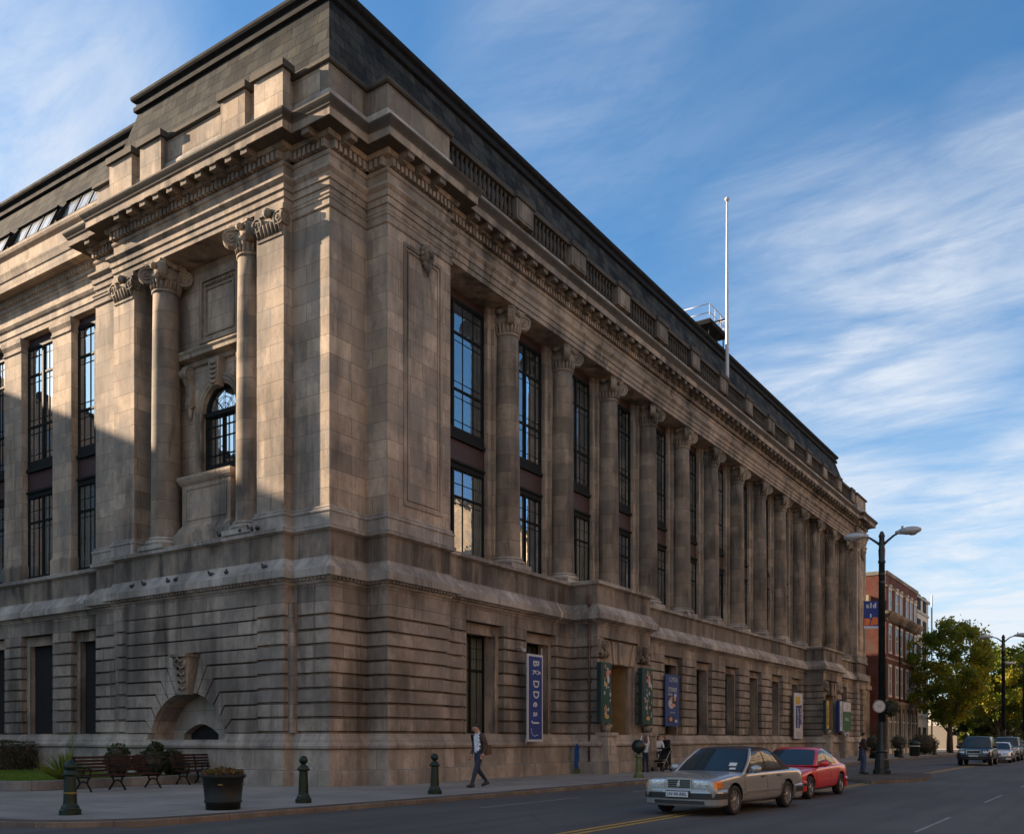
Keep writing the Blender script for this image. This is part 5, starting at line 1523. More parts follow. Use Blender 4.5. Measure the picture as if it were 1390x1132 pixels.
# ------------------------------------------------------------------ cars
from mathutils.bvhtree import BVHTree
def paint(name, col, metal=.0, rough=.32, coat=.6):
    g = NG(name)
    n = g.noise(g.n('ShaderNodeTexCoord').outputs['Object'], 2.2, 5, .6)
    c = g.mix(g.ramp(n, .35, .75, 0, .10), col, tuple(x*.72+.01 for x in col))
    g.set(**{'Base Color': c, 'Roughness': g.ramp(n, .3, .8, rough, rough+.04), 'Metallic': metal})
    g.bsdf.inputs['Coat Weight'].default_value = coat; g.bsdf.inputs['Coat Roughness'].default_value = .04
    return g.mat
M['silver'] = paint('silver_car_paint', (.36,.36,.35), .45, .24)
M['red'] = paint('red_car_paint', (.55,.016,.012), .0, .3)
M['darkblue'] = paint('dark_car_paint', (.009,.014,.020), .2, .3)
M['whitecar'] = paint('white_car_paint', (.60,.62,.62), 0, .3)
M['bluegrey'] = paint('blue_grey_car_paint', (.13,.19,.23), .3, .3)
M['greycar'] = paint('grey_car_paint', (.20,.23,.24), .4, .3)
M['fabric'] = mat('dark_soft_top_fabric', (.028,.022,.021), .85, 0, .25, 10, .2)
M['carglass'] = glass('car_glass', (.010,.018,.018), -.01, 0, (.72,.80,.82))
M['chrome'] = mat('chrome', (.62,.62,.62), .18, 1, .05, 5)
M['rubber'] = mat('tyre_rubber', (.013,.013,.014), .8, 0, .3, 12)
M['alloy'] = mat('alloy_rim', (.34,.33,.31), .35, .7, .15, 8)
M['lampglass'] = mat('headlamp_glass', (.52,.53,.54), .12, .4, .2, 25, coat=.8)
M['amber'] = mat('amber_indicator', (.60,.17,.01), .25, 0, .15, 20, coat=.8)
M['plate'] = mat('pale_number_plate', (.55,.57,.56), .5, 0, .05, 8)
M['trimblack'] = mat('black_car_trim', (.018,.018,.019), .5, 0, .2, 8)
M['redlamp'] = mat('red_tail_lamp', (.35,.02,.02), .25, 0, .1, 8, coat=.6)

def evaluated_mesh(ob):
    bpy.context.view_layer.update()
    dg = bpy.context.evaluated_depsgraph_get()
    return bpy.data.meshes.new_from_object(ob.evaluated_get(dg))
def car_wheel(t, x, y, r, s, spokes, cars):
    hub = MB(); hub.lathe([(.02,-.08),(r*.62,-.08),(r*.62,.03),(.02,.03)], n=20, axis='y')
    wo = hub.build('wheel', M['trimblack'], t); wo.location = (x,y,r)
    ty = MB(); hw = .105
    pr = [(r*.66,-hw*.8),(r*.74,-hw),(r*.90,-hw),(r*.98,-hw*.75),(r,-hw*.4),(r,hw*.4),(r*.98,hw*.75),(r*.90,hw),(r*.74,hw),(r*.66,hw*.8)]
    ty.lathe(pr+[pr[0]], n=32, axis='y'); ty.build('tyre', M['rubber'], wo)
    rm = MB(); o = s*hw*.82
    rm.lathe([(r*.70,o-s*.05),(r*.70,o),(r*.63,o+s*.004),(r*.60,o-s*.03),(r*.60,o-s*.05)], n=32, axis='y', smooth=False)
    rm.lathe([(.0,o+s*.0),(r*.17,o),(r*.20,o-s*.015),(r*.20,o-s*.05)], n=16, axis='y')
    for k in range(spokes):
        a = 2*PI*k/spokes
        d = Vector((math.cos(a),0,math.sin(a))); q = Vector((-d.z,0,d.x))
        m3 = Matrix((d, Vector((0,1,0)), q)).transposed()
        rm.obox(d*r*.40+Vector((0,o-s*.018,0)), r*.48, .022, r*.17, m3)
    rm.build('rim', M['alloy'], wo)
    return wo
def make_car(name, label, loc, rz, P, pm, roofm, group=None):
    t = thing(name, label, 'car', loc, rz, group)
    # lower body
    mb = MB(); st = P['st']; K = 16
    vs = []
    for (x,w_,zb,zs,zt) in st:
        zm = (zb+zs)/2+.04
        half = [(0,zb),(.75*w_,zb),(.95*w_,zb+.05),(1.0*w_,zb+.20),(1.0*w_,zm),(.985*w_,zs-.09),(.94*w_,zs),(.78*w_,zt-.015),(0,zt)]
        ring = half + [(-y,z) for y,z in half[-2:0:-1]]
        vs += [(x,y,z) for y,z in ring]
    fs = []
    for i in range(len(st)-1):
        for k in range(K): fs.append((i*K+k,i*K+(k+1)%K,(i+1)*K+(k+1)%K,(i+1)*K+k))
    for base, rev in ((0,True),((len(st)-1)*K,False)):
        idx = [base+k for k in range(K)]
        # cap in quads between mirrored points
        for k in range(8):
            a, b_ = k, k+1; c_, d_ = (K-k-1)%K, (K-k)%K
            q = [idx[a],idx[b_],idx[c_],idx[d_]]
            q = list(dict.fromkeys(q))
            if len(q) >= 3: fs.append(q if not rev else q[::-1])
    mb.add(vs, fs, 0, True)
    ob = mb.build('body', [pm, M['trimblack']], None)
    sub = ob.modifiers.new('s','SUBSURF'); sub.levels = 2; sub.render_levels = 2
    r = P['r']; cut = MB()
    for x in P['wx']:
        for s in (-1,1):
            y0 = s*(P['w']-.30); y1 = s*(P['w']+.2)
            cut.lathe([(0.001,min(y0,y1)),(r+.055,min(y0,y1)),(r+.055,max(y0,y1)),(.001,max(y0,y1))], (x,0,r), 28, axis='y', m=1)
    cme = cut.mesh('cutter', [pm, M['trimblack']]); cob = bpy.data.objects.new('cutter', cme); COL.objects.link(cob)
    bo = ob.modifiers.new('b','BOOLEAN'); bo.operation = 'DIFFERENCE'; bo.object = cob; bo.solver = 'EXACT'
    me = evaluated_mesh(ob)
    bpy.data.objects.remove(ob); bpy.data.objects.remove(cob)
    for p in me.polygons: p.use_smooth = (p.material_index == 0)
    body = bpy.data.objects.new('body', me); COL.objects.link(body); body.parent = t
    bm = bmesh.new(); bm.from_mesh(me); bvh = BVHTree.FromBMesh(bm)
    def hit(p, d):
        h = bvh.ray_cast(Vector(p), Vector(d)); return h[0]
    def patch(mb, c4_, d, off, nx=6, ny=4, m=0, depth=.03):
        """four 3D corner points projected along d on to the body, lifted by off"""
        d = Vector(d).normalized(); c4_ = [Vector(p) for p in c4_]; vs = []; n_ = 0
        for j in range(ny+1):
            for i in range(nx+1):
                u = i/nx; v = j/ny
                p = c4_[0].lerp(c4_[1],u).lerp(c4_[3].lerp(c4_[2],u),v)
                h = hit(p-d*3, d)
                vs.append((h if h is not None else p) - d*off)
        N = len(vs); vs += [q+d*(depth+off) for q in vs]; fs = []
        for j in range(ny):
            for i in range(nx):
                a = j*(nx+1)+i; fs.append((a,a+1,a+nx+2,a+nx+1))
        edge = [i for i in range(nx+1)] + [j*(nx+1)+nx for j in range(1,ny+1)] + [ny*(nx+1)+i for i in range(nx-1,-1,-1)] + [j*(nx+1) for j in range(ny-1,0,-1)]
        for a,b_ in zip(edge, edge[1:]+edge[:1]): fs.append((a,b_,b_+N,a+N))
        mb.add(vs, fs, m, False)
    # cabin
    xa0,xa1,xr1,xr0,zb,zr,wb,wr = P['cab']; bow = P.get('bow',.16)
    def S(u,v,s):
        x0 = (xa0-bow) + (xr0+bow*.6-(xa0-bow))*u; x1 = (xa1-bow*.7) + (xr1+bow*.4-(xa1-bow*.7))*u
        return Vector((x0+(x1-x0)*v, s*(wb+(wr-wb)*v+.035*math.sin(PI*v)+.02*math.sin(PI*u)), zb+(zr-.045-zb)*v+.03*v*math.sin(PI*min(1,max(0,u)))))
    def FR(s,v):
        e = S(0,v,1); return Vector(((xa0+(xa1-xa0)*v)-(bow*(1-.3*v))*s*s, e.y*s, e.z+.035*(1-s*s)*v))
    def RR(s,v):
        e = S(1,v,1); return Vector(((xr0+(xr1-xr0)*v)+(bow*(.6-.2*v))*s*s, e.y*s, e.z+.035*(1-s*s)*v))
    def RF(s,u):
        e = S(u,1,1); a = FR(s,1); b_ = RR(s,1)
        xx = a.x+(b_.x-a.x)*u; return Vector((xx, e.y*s, e.z+.035*(1-s*s)+.012*math.sin(PI*u)))
    def grid(mb, f, n, m_, smooth=True):
        vs = [f(i/n, j/m_) for j in range(m_+1) for i in range(n+1)]
        mb.add(vs, [(j*(n+1)+i,j*(n+1)+i+1,(j+1)*(n+1)+i+1,(j+1)*(n+1)+i) for j in range(m_) for i in range(n)], 0, smooth)
    mb = MB()
    for s in (-1,1): grid(mb, lambda a,b_: S(a,b_,s), 12, 6)
    grid(mb, lambda a,b_: FR(a*2-1,b_), 10, 6); grid(mb, lambda a,b_: RR(a*2-1,b_), 10, 6); grid(mb, lambda a,b_: RF(a*2-1,b_), 10, 12)
    roof = mb.build('roof', roofm, t)
    def win(f, nrm_sign_pt, u0,u1,v0,v1, nm, n=10, m_=6, off=.007, mm=None):
        mb = MB(); vs = []
        c = Vector(((xa0+xr0)/2,0,zb))
        for j in range(m_+1):
            for i in range(n+1):
                u = u0+(u1-u0)*i/n; v = v0+(v1-v0)*j/m_
                p = f(u,v); e = 1e-3
                nn = (f(u+e,v)-p).cross(f(u,v+e)-p).normalized()
                if nn.dot(p-c) < 0: nn = -nn
                vs.append(p+nn*off)
        mb.add(vs, [(j*(n+1)+i,j*(n+1)+i+1,(j+1)*(n+1)+i+1,(j+1)*(n+1)+i) for j in range(m_) for i in range(n)], 0, True)
        return mb.build(nm, mm or M['carglass'], t)
    win(FR, 0, -.93, .93, .04, .93, 'windscreen'); win(RR, 0, -.88, .88, .12, .88, 'rear_window')
    for s in (-1,1):
        for (u0,u1) in P['sw']: win(lambda u,v,s=s: S(u,v,s), 0, u0,u1,.10,.88, 'side_window')
    if P.get('apillar'):
        for s in (-1,1):
            mb = MB(); mb.tube([S(.005,v/6,s)+Vector((.01,s*.006,0)) for v in range(-1,7)], .035, 8); mb.build('windscreen_pillar', P['apillar'], t)
    # wheels
    for x in P['wx']:
        for s in (-1,1): car_wheel(t, x, s*(P['w']-.115), r, s, P.get('spokes',8), None)
    w_ = P['w']; xf = P['xf']; xb = P['xb']
    # bumpers
    for end, nm in ((1,'front_bumper'),(-1,'rear_bumper')):
        X = P.get('bx', xf+.05) if end > 0 else P.get('bxr', xb-.05)
        xe = (P['wx'][0]+r+.075) if end > 0 else (P['wx'][1]-r-.075)
        path = [(xe,-w_*1.0*end),(X-end*.30,-w_*1.0*end),(X-end*.13,-w_*.94*end),(X-end*.045,-w_*.72*end),(X-end*.01,-w_*.4*end),(X,0),(X-end*.01,w_*.4*end),(X-end*.045,w_*.72*end),(X-end*.13,w_*.94*end),(X-end*.30,w_*1.0*end),(xe,w_*1.0*end)]
        z0,z1,z2,z3 = P['bz']
        b = MB(); b.sweep(path, [(-.2,z0),(-.05,z0),(-.01,z0+.04),(.0,z1),(.018,z1+.012),(.018,z2),(.004,z2+.012),(.0,z3-.05),(-.03,z3-.01),(-.2,z3)], pm=[0,0,0,1,1,1,0,0,0,0])
        b.build(nm, [P.get('bump', pm), M['trimblack']], t)
        if end > 0:
            lw = MB(); lw.sweep(path[2:-2] if False else [(X-.05,-w_*.66),(X-.012,-w_*.36),(X-.002,0),(X-.012,w_*.36),(X-.05,w_*.66)], [(-.06,z0+.045),(.012,z0+.05),(.012,z1-.035),(-.06,z1-.03)]); lw.build('air_intake', M['trimblack'], t)
    # lights
    for s in (-1,1):
        y0,y1,za,zc = P['hl']
        ho = MB(); patch(ho, [(xf,s*y0,za),(xf,s*y1,za+.01),(xf,s*y1,zc-.01),(xf,s*y0,zc)], (-1,0,0), .012); ho = ho.build('headlight', M['lampglass'], t)
        rr_ = MB()
        for q in (.28,.74):
            yy = s*(y0+(y1-y0)*q); h = hit((xf+2,yy,(za+zc)/2),(-1,0,0))
            if h: rr_.lathe([((zc-za)*.38,.008),((zc-za)*.40,.013),((zc-za)*.36,.014),((zc-za)*.34,.009)], (h.x,yy,(za+zc)/2), 14, axis='x')
        rr_.build('reflector', M['chrome'], ho)
        if P.get('ind'):
            ya,yb = P['ind']
            d = Vector((-1,-s*.75,0))
            io = MB(); patch(io, [Vector((xf-.12,s*ya,za)),Vector((xf-.28,s*yb,za+.01)),Vector((xf-.28,s*yb,zc-.01)),Vector((xf-.12,s*ya,zc))], d, .014); io.build('indicator', M['amber'], t)
        tl = MB(); patch(tl, [(xb,s*w_*.55,P['tl'][0]),(xb,s*w_*.92,P['tl'][0]),(xb,s*w_*.92,P['tl'][1]),(xb,s*w_*.55,P['tl'][1])], (1,0,0), .012); tl.build('tail_light', M['redlamp'], t)
        # mirrors, door lines, handles, rub strips
        mr = MB(); mx_ = xa0-.42; mr.sphere((mx_,s*(w_+.09),zb+.06), .13, 14, sc=(.62,1.0,.68)); mr.tube([(mx_,s*(w_-.10),zb+.0),(mx_,s*(w_+.03),zb+.03)], .03, 6); mr.build('wing_mirror', P.get('mirror', pm), t)
        dl = MB()
        for x in P['doors']: patch(dl, [(x,s*2,P['z_sill']+.03),(x+.012,s*2,P['z_sill']+.03),(x+.012,s*2,zb-.03),(x,s*2,zb-.03)], (0,-s,0), .003, 1, 8)
        patch(dl, [(P['doors'][0],s*2,P['z_sill']+.02),(P['doors'][-1],s*2,P['z_sill']+.02),(P['doors'][-1],s*2,P['z_sill']+.032),(P['doors'][0],s*2,P['z_sill']+.032)], (0,-s,0), .003, 8, 1)
        dl.build('door_gap', M['trimblack'], t)
        rs = MB(); zq = P['rub']; patch(rs, [(P['wx'][1]+r+.09,s*2,zq),(P['wx'][0]-r-.09,s*2,zq),(P['wx'][0]-r-.09,s*2,zq+.045),(P['wx'][1]+r+.09,s*2,zq+.045)], (0,-s,0), .014, 12, 1); rs.build('side_strip', P.get('strip', M['trimblack']), t)
        hd = MB()
        for x in P['handles']: patch(hd, [(x,s*2,zb-.135),(x+.17,s*2,zb-.135),(x+.17,s*2,zb-.10),(x,s*2,zb-.10)], (0,-s,0), .022, 3, 1)
        hd.build('door_handle', P.get('handle', M['trimblack']), t)
    # grille
    gy,g0,g1 = P['grille']
    g_ = MB(); patch(g_, [(xf,-gy,g0),(xf,gy,g0),(xf,gy,g1),(xf,-gy,g1)], (-1,0,0), P.get('gout',.03), 10, 4); go = g_.build('grille', M['trimblack'], t)
    h = hit((xf+2,0,(g0+g1)/2),(-1,0,0)); gx = h.x+P.get('gout',.03)
    fr = MB(); fm = P.get('gframe', M['chrome'])
    fw = P.get('gfw',.025)
    for z0,z1 in ((g0-fw,g0),(g1,g1+fw*1.4)): fr.box(gx-.05,gx+.006,-gy-fw*.7,gy+fw*.7,z0,z1)
    for s in (-1,1): fr.box(gx-.06,gx+.004,s*gy,s*(gy+fw),g0,g1)
    fr.build('grille_frame', fm, go)
    br = MB()
    for i in range(1,P.get('gbars',4)): z = g0+(g1-g0)*i/P.get('gbars',4); br.box(gx-.02,gx+.006,-gy,gy,z-.0035,z+.0035)
    br.build('grille_bar', P.get('gbar', M['alloy']), go)
    # number plate
    zp = P['plate']; pb = MB(); X = P.get('bx', xf+.05)+.05
    pb.box(X-.05,X,-.26,.26,zp,zp+.115,0); pb.box(X-.06,X-.004,-.275,.275,zp-.015,zp+.13,1)
    po = pb.build('number_plate', [M['plate'],M['trimblack']], t)
    lt = MB(); add_text(lt, P.get('reg','LN 04 ARL'), .10, (X+.003,0,zp+.058), (0,1,0), (0,0,1)); lt.build('lettering', M['navy'], po)
    bm.free()
    return t, hit if False else None, (FR, S, xf, zb)

SIL = dict(st=[(-2.50,.68,.40,.72,.78),(-2.495,.78,.33,.80,.87),(-2.47,.82,.30,.84,.91),(-2.32,.86,.26,.88,.95),(-1.9,.885,.22,.90,.965),(-1.2,.892,.20,.90,.96),(-.3,.892,.19,.89,.94),(.6,.892,.19,.88,.935),(1.15,.888,.20,.865,.925),(1.7,.87,.22,.82,.875),(2.0,.855,.24,.785,.835),(2.17,.84,.27,.755,.80),(2.225,.82,.29,.74,.785),(2.245,.80,.31,.72,.765),(2.25,.70,.38,.66,.70)],
  w=.892, r=.315, wx=(1.41,-1.41), cab=(1.05,.30,-.95,-1.78,.90,1.42,.81,.61), sw=[(.05,.40),(.43,.70),(.72,.80)], apillar=None, spokes=9, xf=2.19, xb=-2.44, bx=2.315, bxr=-2.55, bz=(.20,.36,.475,.565), hl=(.355,.655,.585,.745), ind=(.665,.80), tl=(.55,.80), doors=(.95,-.22,-1.05), z_sill=.24, rub=.44, handles=(-.08,-.95), grille=(.26,.585,.755), gout=.018, gbars=4, gframe=None, plate=.40, bow=.2)
SIL['apillar'] = M['silver']; SIL['gframe'] = M['silver']; SIL['gfw'] = .03; SIL['strip'] = M['alloy']; SIL['gbar'] = M['alloy']
car, _, (FRs, Ss, xfs, zbs) = make_car('silver_car', 'silver saloon with dark fabric roof and amber front indicators driving towards the camera', (-.62,-13.22,RZ), R(175.0), SIL, M['silver'], M['fabric'])
# emblem, hood crease and windscreen stickers of the silver car
mb = MB(); mb.slab([(-.035,.60),(.04,.63),(.02,.70),(.03,.755),(-.005,.735),(-.03,.69),(-.045,.65)], lambda y,z:(2.22,y,z), lambda y,z:(2.285,y,z)); mb.build('emblem', M['chrome'], car)
mb = MB()
for (s_,v0,v1,wd) in ((.66,.22,.36,.10),(.70,.07,.15,.08)):
    P4 = [FRs(s_-wd,v0),FRs(s_+wd,v0),FRs(s_+wd,v1),FRs(s_-wd,v1)]
    mb.add([p+Vector((.014,0,.012)) for p in P4], [(0,1,2,3)])
mb.build('sticker', M['plate'], car)
RED = dict(st=[(-2.25,.64,.42,.66,.70),(-2.21,.77,.34,.80,.87),(-2.05,.83,.28,.87,.95),(-1.6,.865,.23,.89,.96),(-.9,.87,.20,.87,.93),(-.1,.87,.19,.85,.91),(.6,.87,.19,.83,.89),(1.1,.865,.20,.80,.86),(1.55,.84,.22,.73,.79),(1.92,.80,.26,.66,.71),(2.08,.75,.30,.61,.65),(2.13,.66,.38,.52,.56)],
  w=.87, r=.31, wx=(1.38,-1.38), cab=(1.0,.20,-.62,-1.75,.87,1.36,.78,.58), sw=[(.05,.40),(.43,.72),(.74,.84)], spokes=5, xf=2.05, xb=-2.18, bx=2.17, bxr=-2.29, bz=(.20,.37,.43,.52), hl=(.40,.70,.55,.64), ind=None, tl=(.62,.82), doors=(.90,-.35,-1.0), z_sill=.23, rub=.46, handles=(-.2,), grille=(.25,.54,.60), gout=.02, gbars=3, plate=.40, reg='HK 02 RED')
RED['strip'] = M['red']; RED['handle'] = M['red']
make_car('red_car', 'red coupe close behind the silver car', (5.5,-12.98,RZ), R(178.2), RED, M['red'], M['red'])
SUV = dict(st=[(-2.35,.72,.50,.90,.95),(-2.32,.86,.42,1.0,1.06),(-2.1,.92,.36,1.05,1.10),(-1.4,.94,.32,1.06,1.10),(-.3,.94,.30,1.05,1.09),(.6,.94,.30,1.03,1.09),(1.2,.94,.32,1.02,1.08),(1.8,.92,.34,.99,1.04),(2.12,.90,.38,.94,.99),(2.24,.86,.42,.86,.91),(2.28,.76,.52,.74,.78)],
  w=.94, r=.37, wx=(1.42,-1.38), cab=(1.15,.55,-1.95,-2.22,1.06,1.74,.86,.68), sw=[(.05,.34),(.37,.64),(.68,.94)], spokes=6, xf=2.22, xb=-2.30, bx=2.34, bxr=-2.40, bz=(.34,.50,.56,.70), hl=(.50,.82,.76,.90), ind=None, tl=(.8,1.0), doors=(1.1,-.1,-1.2), z_sill=.36, rub=.60, handles=(.05,-1.05), grille=(.38,.74,.90), gout=.03, gbars=3, plate=.54, bow=.12, reg='KV 51 WET')
G_C = 'cars queueing down the far street'
make_car('dark_car', 'dark blue off road car with chrome grille leading the far queue', (42.7,-12.98,RZ), R(181), SUV, M['darkblue'], M['darkblue'], G_C)
S2 = dict(SUV); S2['reg'] = 'LM 03 OAK'
make_car('white_car', 'white car partly hidden behind the dark off road car', (50.6,-13.3,RZ), R(181), dict(RED, reg='PE 53 WHT', strip=M['trimblack'], handle=M['trimblack']), M['whitecar'], M['whitecar'], G_C)
make_car('blue_grey_car', 'tall blue grey car behind the white one', (56.5,-13.2,RZ), R(181), S2, M['bluegrey'], M['bluegrey'], G_C)
make_car('grey_car', 'grey car at the right edge of the picture, last of the queue', (64.5,-13.8,RZ), R(181), dict(SIL, apillar=None, gframe=M['chrome'], reg='RT 05 SKY'), M['greycar'], M['greycar'], G_C)

# ------------------------------------------------------------------ people
def cloth(name, c, r_=.85): return mat(name, c, r_, 0, .25, 14, .15)
M['skin'] = mat('skin', (.42,.23,.15), .55, 0, .1, 20)
M['shirt_w'] = cloth('white_shirt', (.62,.64,.70)); M['jacket_b'] = cloth('brown_jacket', (.055,.040,.030)); M['trouser_n'] = cloth('navy_trousers', (.018,.030,.055))
M['shoe'] = mat('black_shoe', (.012,.011,.010), .4); M['black_c'] = cloth('black_coat', (.012,.012,.014)); M['pale_top'] = cloth('pale_blue_top', (.42,.47,.56))
M['jeans'] = cloth('blue_jeans', (.035,.055,.11)); M['hair_d'] = mat('dark_hair', (.014,.010,.008), .6, 0, .4, 30); M['hair_r'] = mat('red_brown_hair', (.13,.05,.022), .6, 0, .4, 30)
M['dk_skirt'] = cloth('dark_blue_trousers', (.012,.018,.05)); M['bagm'] = cloth('tan_bag', (.10,.055,.03)); M['coat_r'] = cloth('dark_maroon_jacket', (.035,.018,.018))
def person(label, loc, rz, J, mats, hair, sc=1., girth=1., front_open=False, long_hair=False, group=None):
    """mats: skin, top, sleeve, legs, shoe, shirt"""
    t = thing('person', label, 'person', loc, rz, group); t.scale = (sc,sc,sc)
    names = list(J); idx = {n_:i for i,n_ in enumerate(names)}
    E = [('pelvis','spine'),('spine','chest'),('chest','neck'),('neck','head'),('head','top')]
    for s in 'LR': E += [('chest','sh'+s),('sh'+s,'el'+s),('el'+s,'wr'+s),('wr'+s,'pa'+s),('pelvis','hip'+s),('hip'+s,'kn'+s),('kn'+s,'an'+s),('an'+s,'toe'+s)]
    rad = dict(pelvis=(.135,.155),spine=(.115,.135),chest=(.12,.165),neck=(.055,.055),head=(.092,.082),top=(.07,.065),sh=(.075,.075),el=(.05,.05),wr=(.034,.034),pa=(.022,.036),hip=(.095,.095),kn=(.066,.066),an=(.045,.045),toe=(.036,.046))
    me = bpy.data.meshes.new('body'); me.from_pydata([J[n_] for n_ in names], [(idx[a],idx[b]) for a,b in E], []); me.update()
    ob = bpy.data.objects.new('body', me); COL.objects.link(ob)
    sk = ob.modifiers.new('k','SKIN'); sk.use_smooth_shade = True; sk.branch_smoothing = .4
    lay = me.skin_vertices[0].data if len(me.skin_vertices) else None
    if lay is None:
        bm = bmesh.new(); bm.from_mesh(me); bm.verts.layers.skin.verify(); bm.to_mesh(me); bm.free(); lay = me.skin_vertices[0].data
    for n_,i in idx.items():
        k = n_ if n_ in rad else n_[:-1]
        q = rad[k]; g_ = girth if k not in ('head','top','neck','pa','wr','toe') else 1
        lay[i].radius = (q[0]*g_, q[1]*g_); lay[i].use_root = (n_ == 'pelvis')
    sb = ob.modifiers.new('s','SUBSURF'); sb.levels = 2; sb.render_levels = 2
    em = evaluated_mesh(ob); bpy.data.objects.remove(ob)
    mb = MB()
    zone = {'neck':0,'head':0,'top':0,'pa':0,'sh':2,'el':2,'wr':2,'chest':1,'spine':1,'pelvis':3,'hip':3,'kn':3,'an':4,'toe':4}
    segs = [(Vector(J[a]),Vector(J[b]),a,b) for a,b in E]
    vs = [v.co.copy() for v in em.vertices]; o0 = len(mb.v); mb.v += [tuple(v) for v in vs]
    for p in em.polygons:
        c = p.center; best = None
        for a,b,na,nb in segs:
            ab = b-a; q = max(0,min(1,(c-a).dot(ab)/max(1e-6,ab.length_squared))); d = (c-(a+ab*q)).length
            if best is None or d < best[0]: best = (d,q,na,nb)
        d,q,na,nb = best
        kb = nb if nb in zone else nb[:-1]; ka = na if na in zone else na[:-1]
        if kb == 'spine': z = 3 if q < .25 else 1
        elif kb == 'chest': z = 1
        elif kb == 'neck': z = 0 if q > .72 else 1
        elif kb in ('head','top'): z = 0
        elif kb == 'sh': z = 1
        elif kb in ('el','wr'): z = 2
        elif kb == 'pa': z = 0
        elif kb in ('hip','kn'): z = 3
        elif kb == 'an': z = 3 if q < .88 else 4
        else: z = 4
        if front_open and z == 1 and p.normal.x > .35 and abs(c.y-J['chest'][1]) < .115: z = 5
        mb.f.append([i+o0 for i in p.vertices]); mb.m.append(z); mb.sm.append(True)
    bpy.data.meshes.remove(em)
    # fingers, nose, ears, eyes
    for s in 'LR':
        w_, p_ = Vector(J['wr'+s]), Vector(J['pa'+s]); d = (p_-w_).normalized(); sd_ = d.cross(Vector((1,0,0)));
        if sd_.length < .2: sd_ = d.cross(Vector((0,1,0)))
        sd_ = Vector((1,0,0)) - d*d.x
        sd_ = sd_.normalized() if sd_.length > .2 else Vector((0,0,1))
        inn = sd_.cross(d)*(1 if s == 'L' else -1)
        for k,(o,l) in enumerate(((-.027,.062),(-.009,.074),(.009,.080),(.027,.072))):
            b0 = p_+sd_*o+d*.012; mb.tube([b0,b0+d*l*.5,b0+d*l*.85+inn*l*.35,b0+d*l*.9+inn*l*.6], [.0095,.009,.008,.006], 6, 0)
        b0 = w_.lerp(p_,.55)+sd_*.03; mb.tube([b0,b0+sd_*.03+d*.025,b0+sd_*.035+d*.06+inn*.015], [.011,.010,.007], 6, 0)
    hd, tp = Vector(J['head']), Vector(J['top']); up = (tp-hd).normalized(); fw = Vector((1,0,0))-up*up.x; fw.normalize(); lf = up.cross(fw)
    mb.tube([hd+fw*.078+up*.03, hd+fw*.108+up*.0, hd+fw*.085-up*.012], [.012,.017,.010], 6, 0)
    for s in (-1,1):
        mb.sphere(hd+lf*(s*.085)+up*.005, .028, 8, 0, (.5,.35,1)); mb.sphere(hd+fw*.088+lf*(s*.032)+up*.03, .011, 6, 4)
    mb.box(0,0,0,0,0,0) if False else None
    mb.tube([hd+fw*.088-up*.045+lf*.025, hd+fw*.096-up*.045, hd+fw*.088-up*.045-lf*.025], [.004,.007,.004], 5, 0)
    for s in 'LR':
        a, b = Vector(J['an'+s]), Vector(J['toe'+s]); d = (b-a); d.z = 0; d.normalize()
        q = a+Vector((0,0,-a.z+min(a.z-.0,.045))); 
        mb.tube([Vector((a.x,a.y,max(.045,a.z-.045)))-d*.07, Vector((b.x,b.y,b.z))*.5+Vector((a.x,a.y,max(.05,a.z-.04)))*.5, b+d*.05], [.042,.046,.030], 10, 4)
    bo = mb.build('body', mats, t)
    hb = MB()
    rot = Matrix((fw,lf,up)).transposed()
    hb.sphere(hd+up*.045-fw*.040, .092, 14, sc=(.92,.96,.86), rot=rot)
    if long_hair: hb.sphere(hd-up*.05-fw*.065, .10, 12, sc=(.6,.95,1.5), rot=rot)
    r_ = random.Random(len(label)); 
    hb.v = [tuple(Vector(v)+Vector((r_.uniform(-.006,.006),)*3)) for v in hb.v]
    hb.build('hair', hair, t)
    return t
def stand(lean=0., hd=(0.,0.), armL=None, armR=None, stance=.1):
    J = dict(pelvis=(0,0,.93),spine=(.01+lean*.2,0,1.12),chest=(.0+lean*.5,0,1.36),neck=(.0+lean*.75,0,1.50),head=(.025+lean+hd[0],hd[1],1.61),top=(.03+lean+hd[0]*1.3,hd[1]*1.3,1.69))
    for s,k in (('L',1),('R',-1)):
        J['sh'+s] = (lean*.55,k*.18,1.40); J['hip'+s] = (0,k*.09,.89); J['kn'+s] = (.02,k*(.09+stance*.25),.49); J['an'+s] = (-.02,k*(.09+stance*.5),.085); J['toe'+s] = (.12,k*(.10+stance*.6),.035)
        a = (armL if k > 0 else armR) or [(-.02,k*.25,1.13),(.06,k*.25,.90),(.08,k*.24,.83)]
        J['el'+s],J['wr'+s],J['pa'+s] = a
    return J
walk = dict(pelvis=(0,0,.91),spine=(.01,0,1.10),chest=(.03,0,1.34),neck=(.06,0,1.48),head=(.125,.0,1.575),top=(.16,.0,1.65),
  shL=(.03,.185,1.38),elL=(-.05,.25,1.12),wrL=(.07,.26,.90),paL=(.11,.25,.83), shR=(.03,-.185,1.38),elR=(-.02,-.25,1.11),wrR=(.06,-.25,.88),paR=(.09,-.24,.81),
  hipL=(0,.09,.88),knL=(.19,.10,.50),anL=(.33,.10,.10),toeL=(.46,.11,.045), hipR=(0,-.09,.88),knR=(-.03,-.09,.47),anR=(-.33,-.09,.16),toeR=(-.22,-.09,.045))
mats_man = [M['skin'],M['jacket_b'],M['jacket_b'],M['trouser_n'],M['shoe'],M['shirt_w']]
pman = person('man walking with head bowed in open brown jacket, white shirt and navy trousers', (2.2,-4.2,0), R(165), walk, mats_man, M['hair_d'], 1.15, 1.08, True)
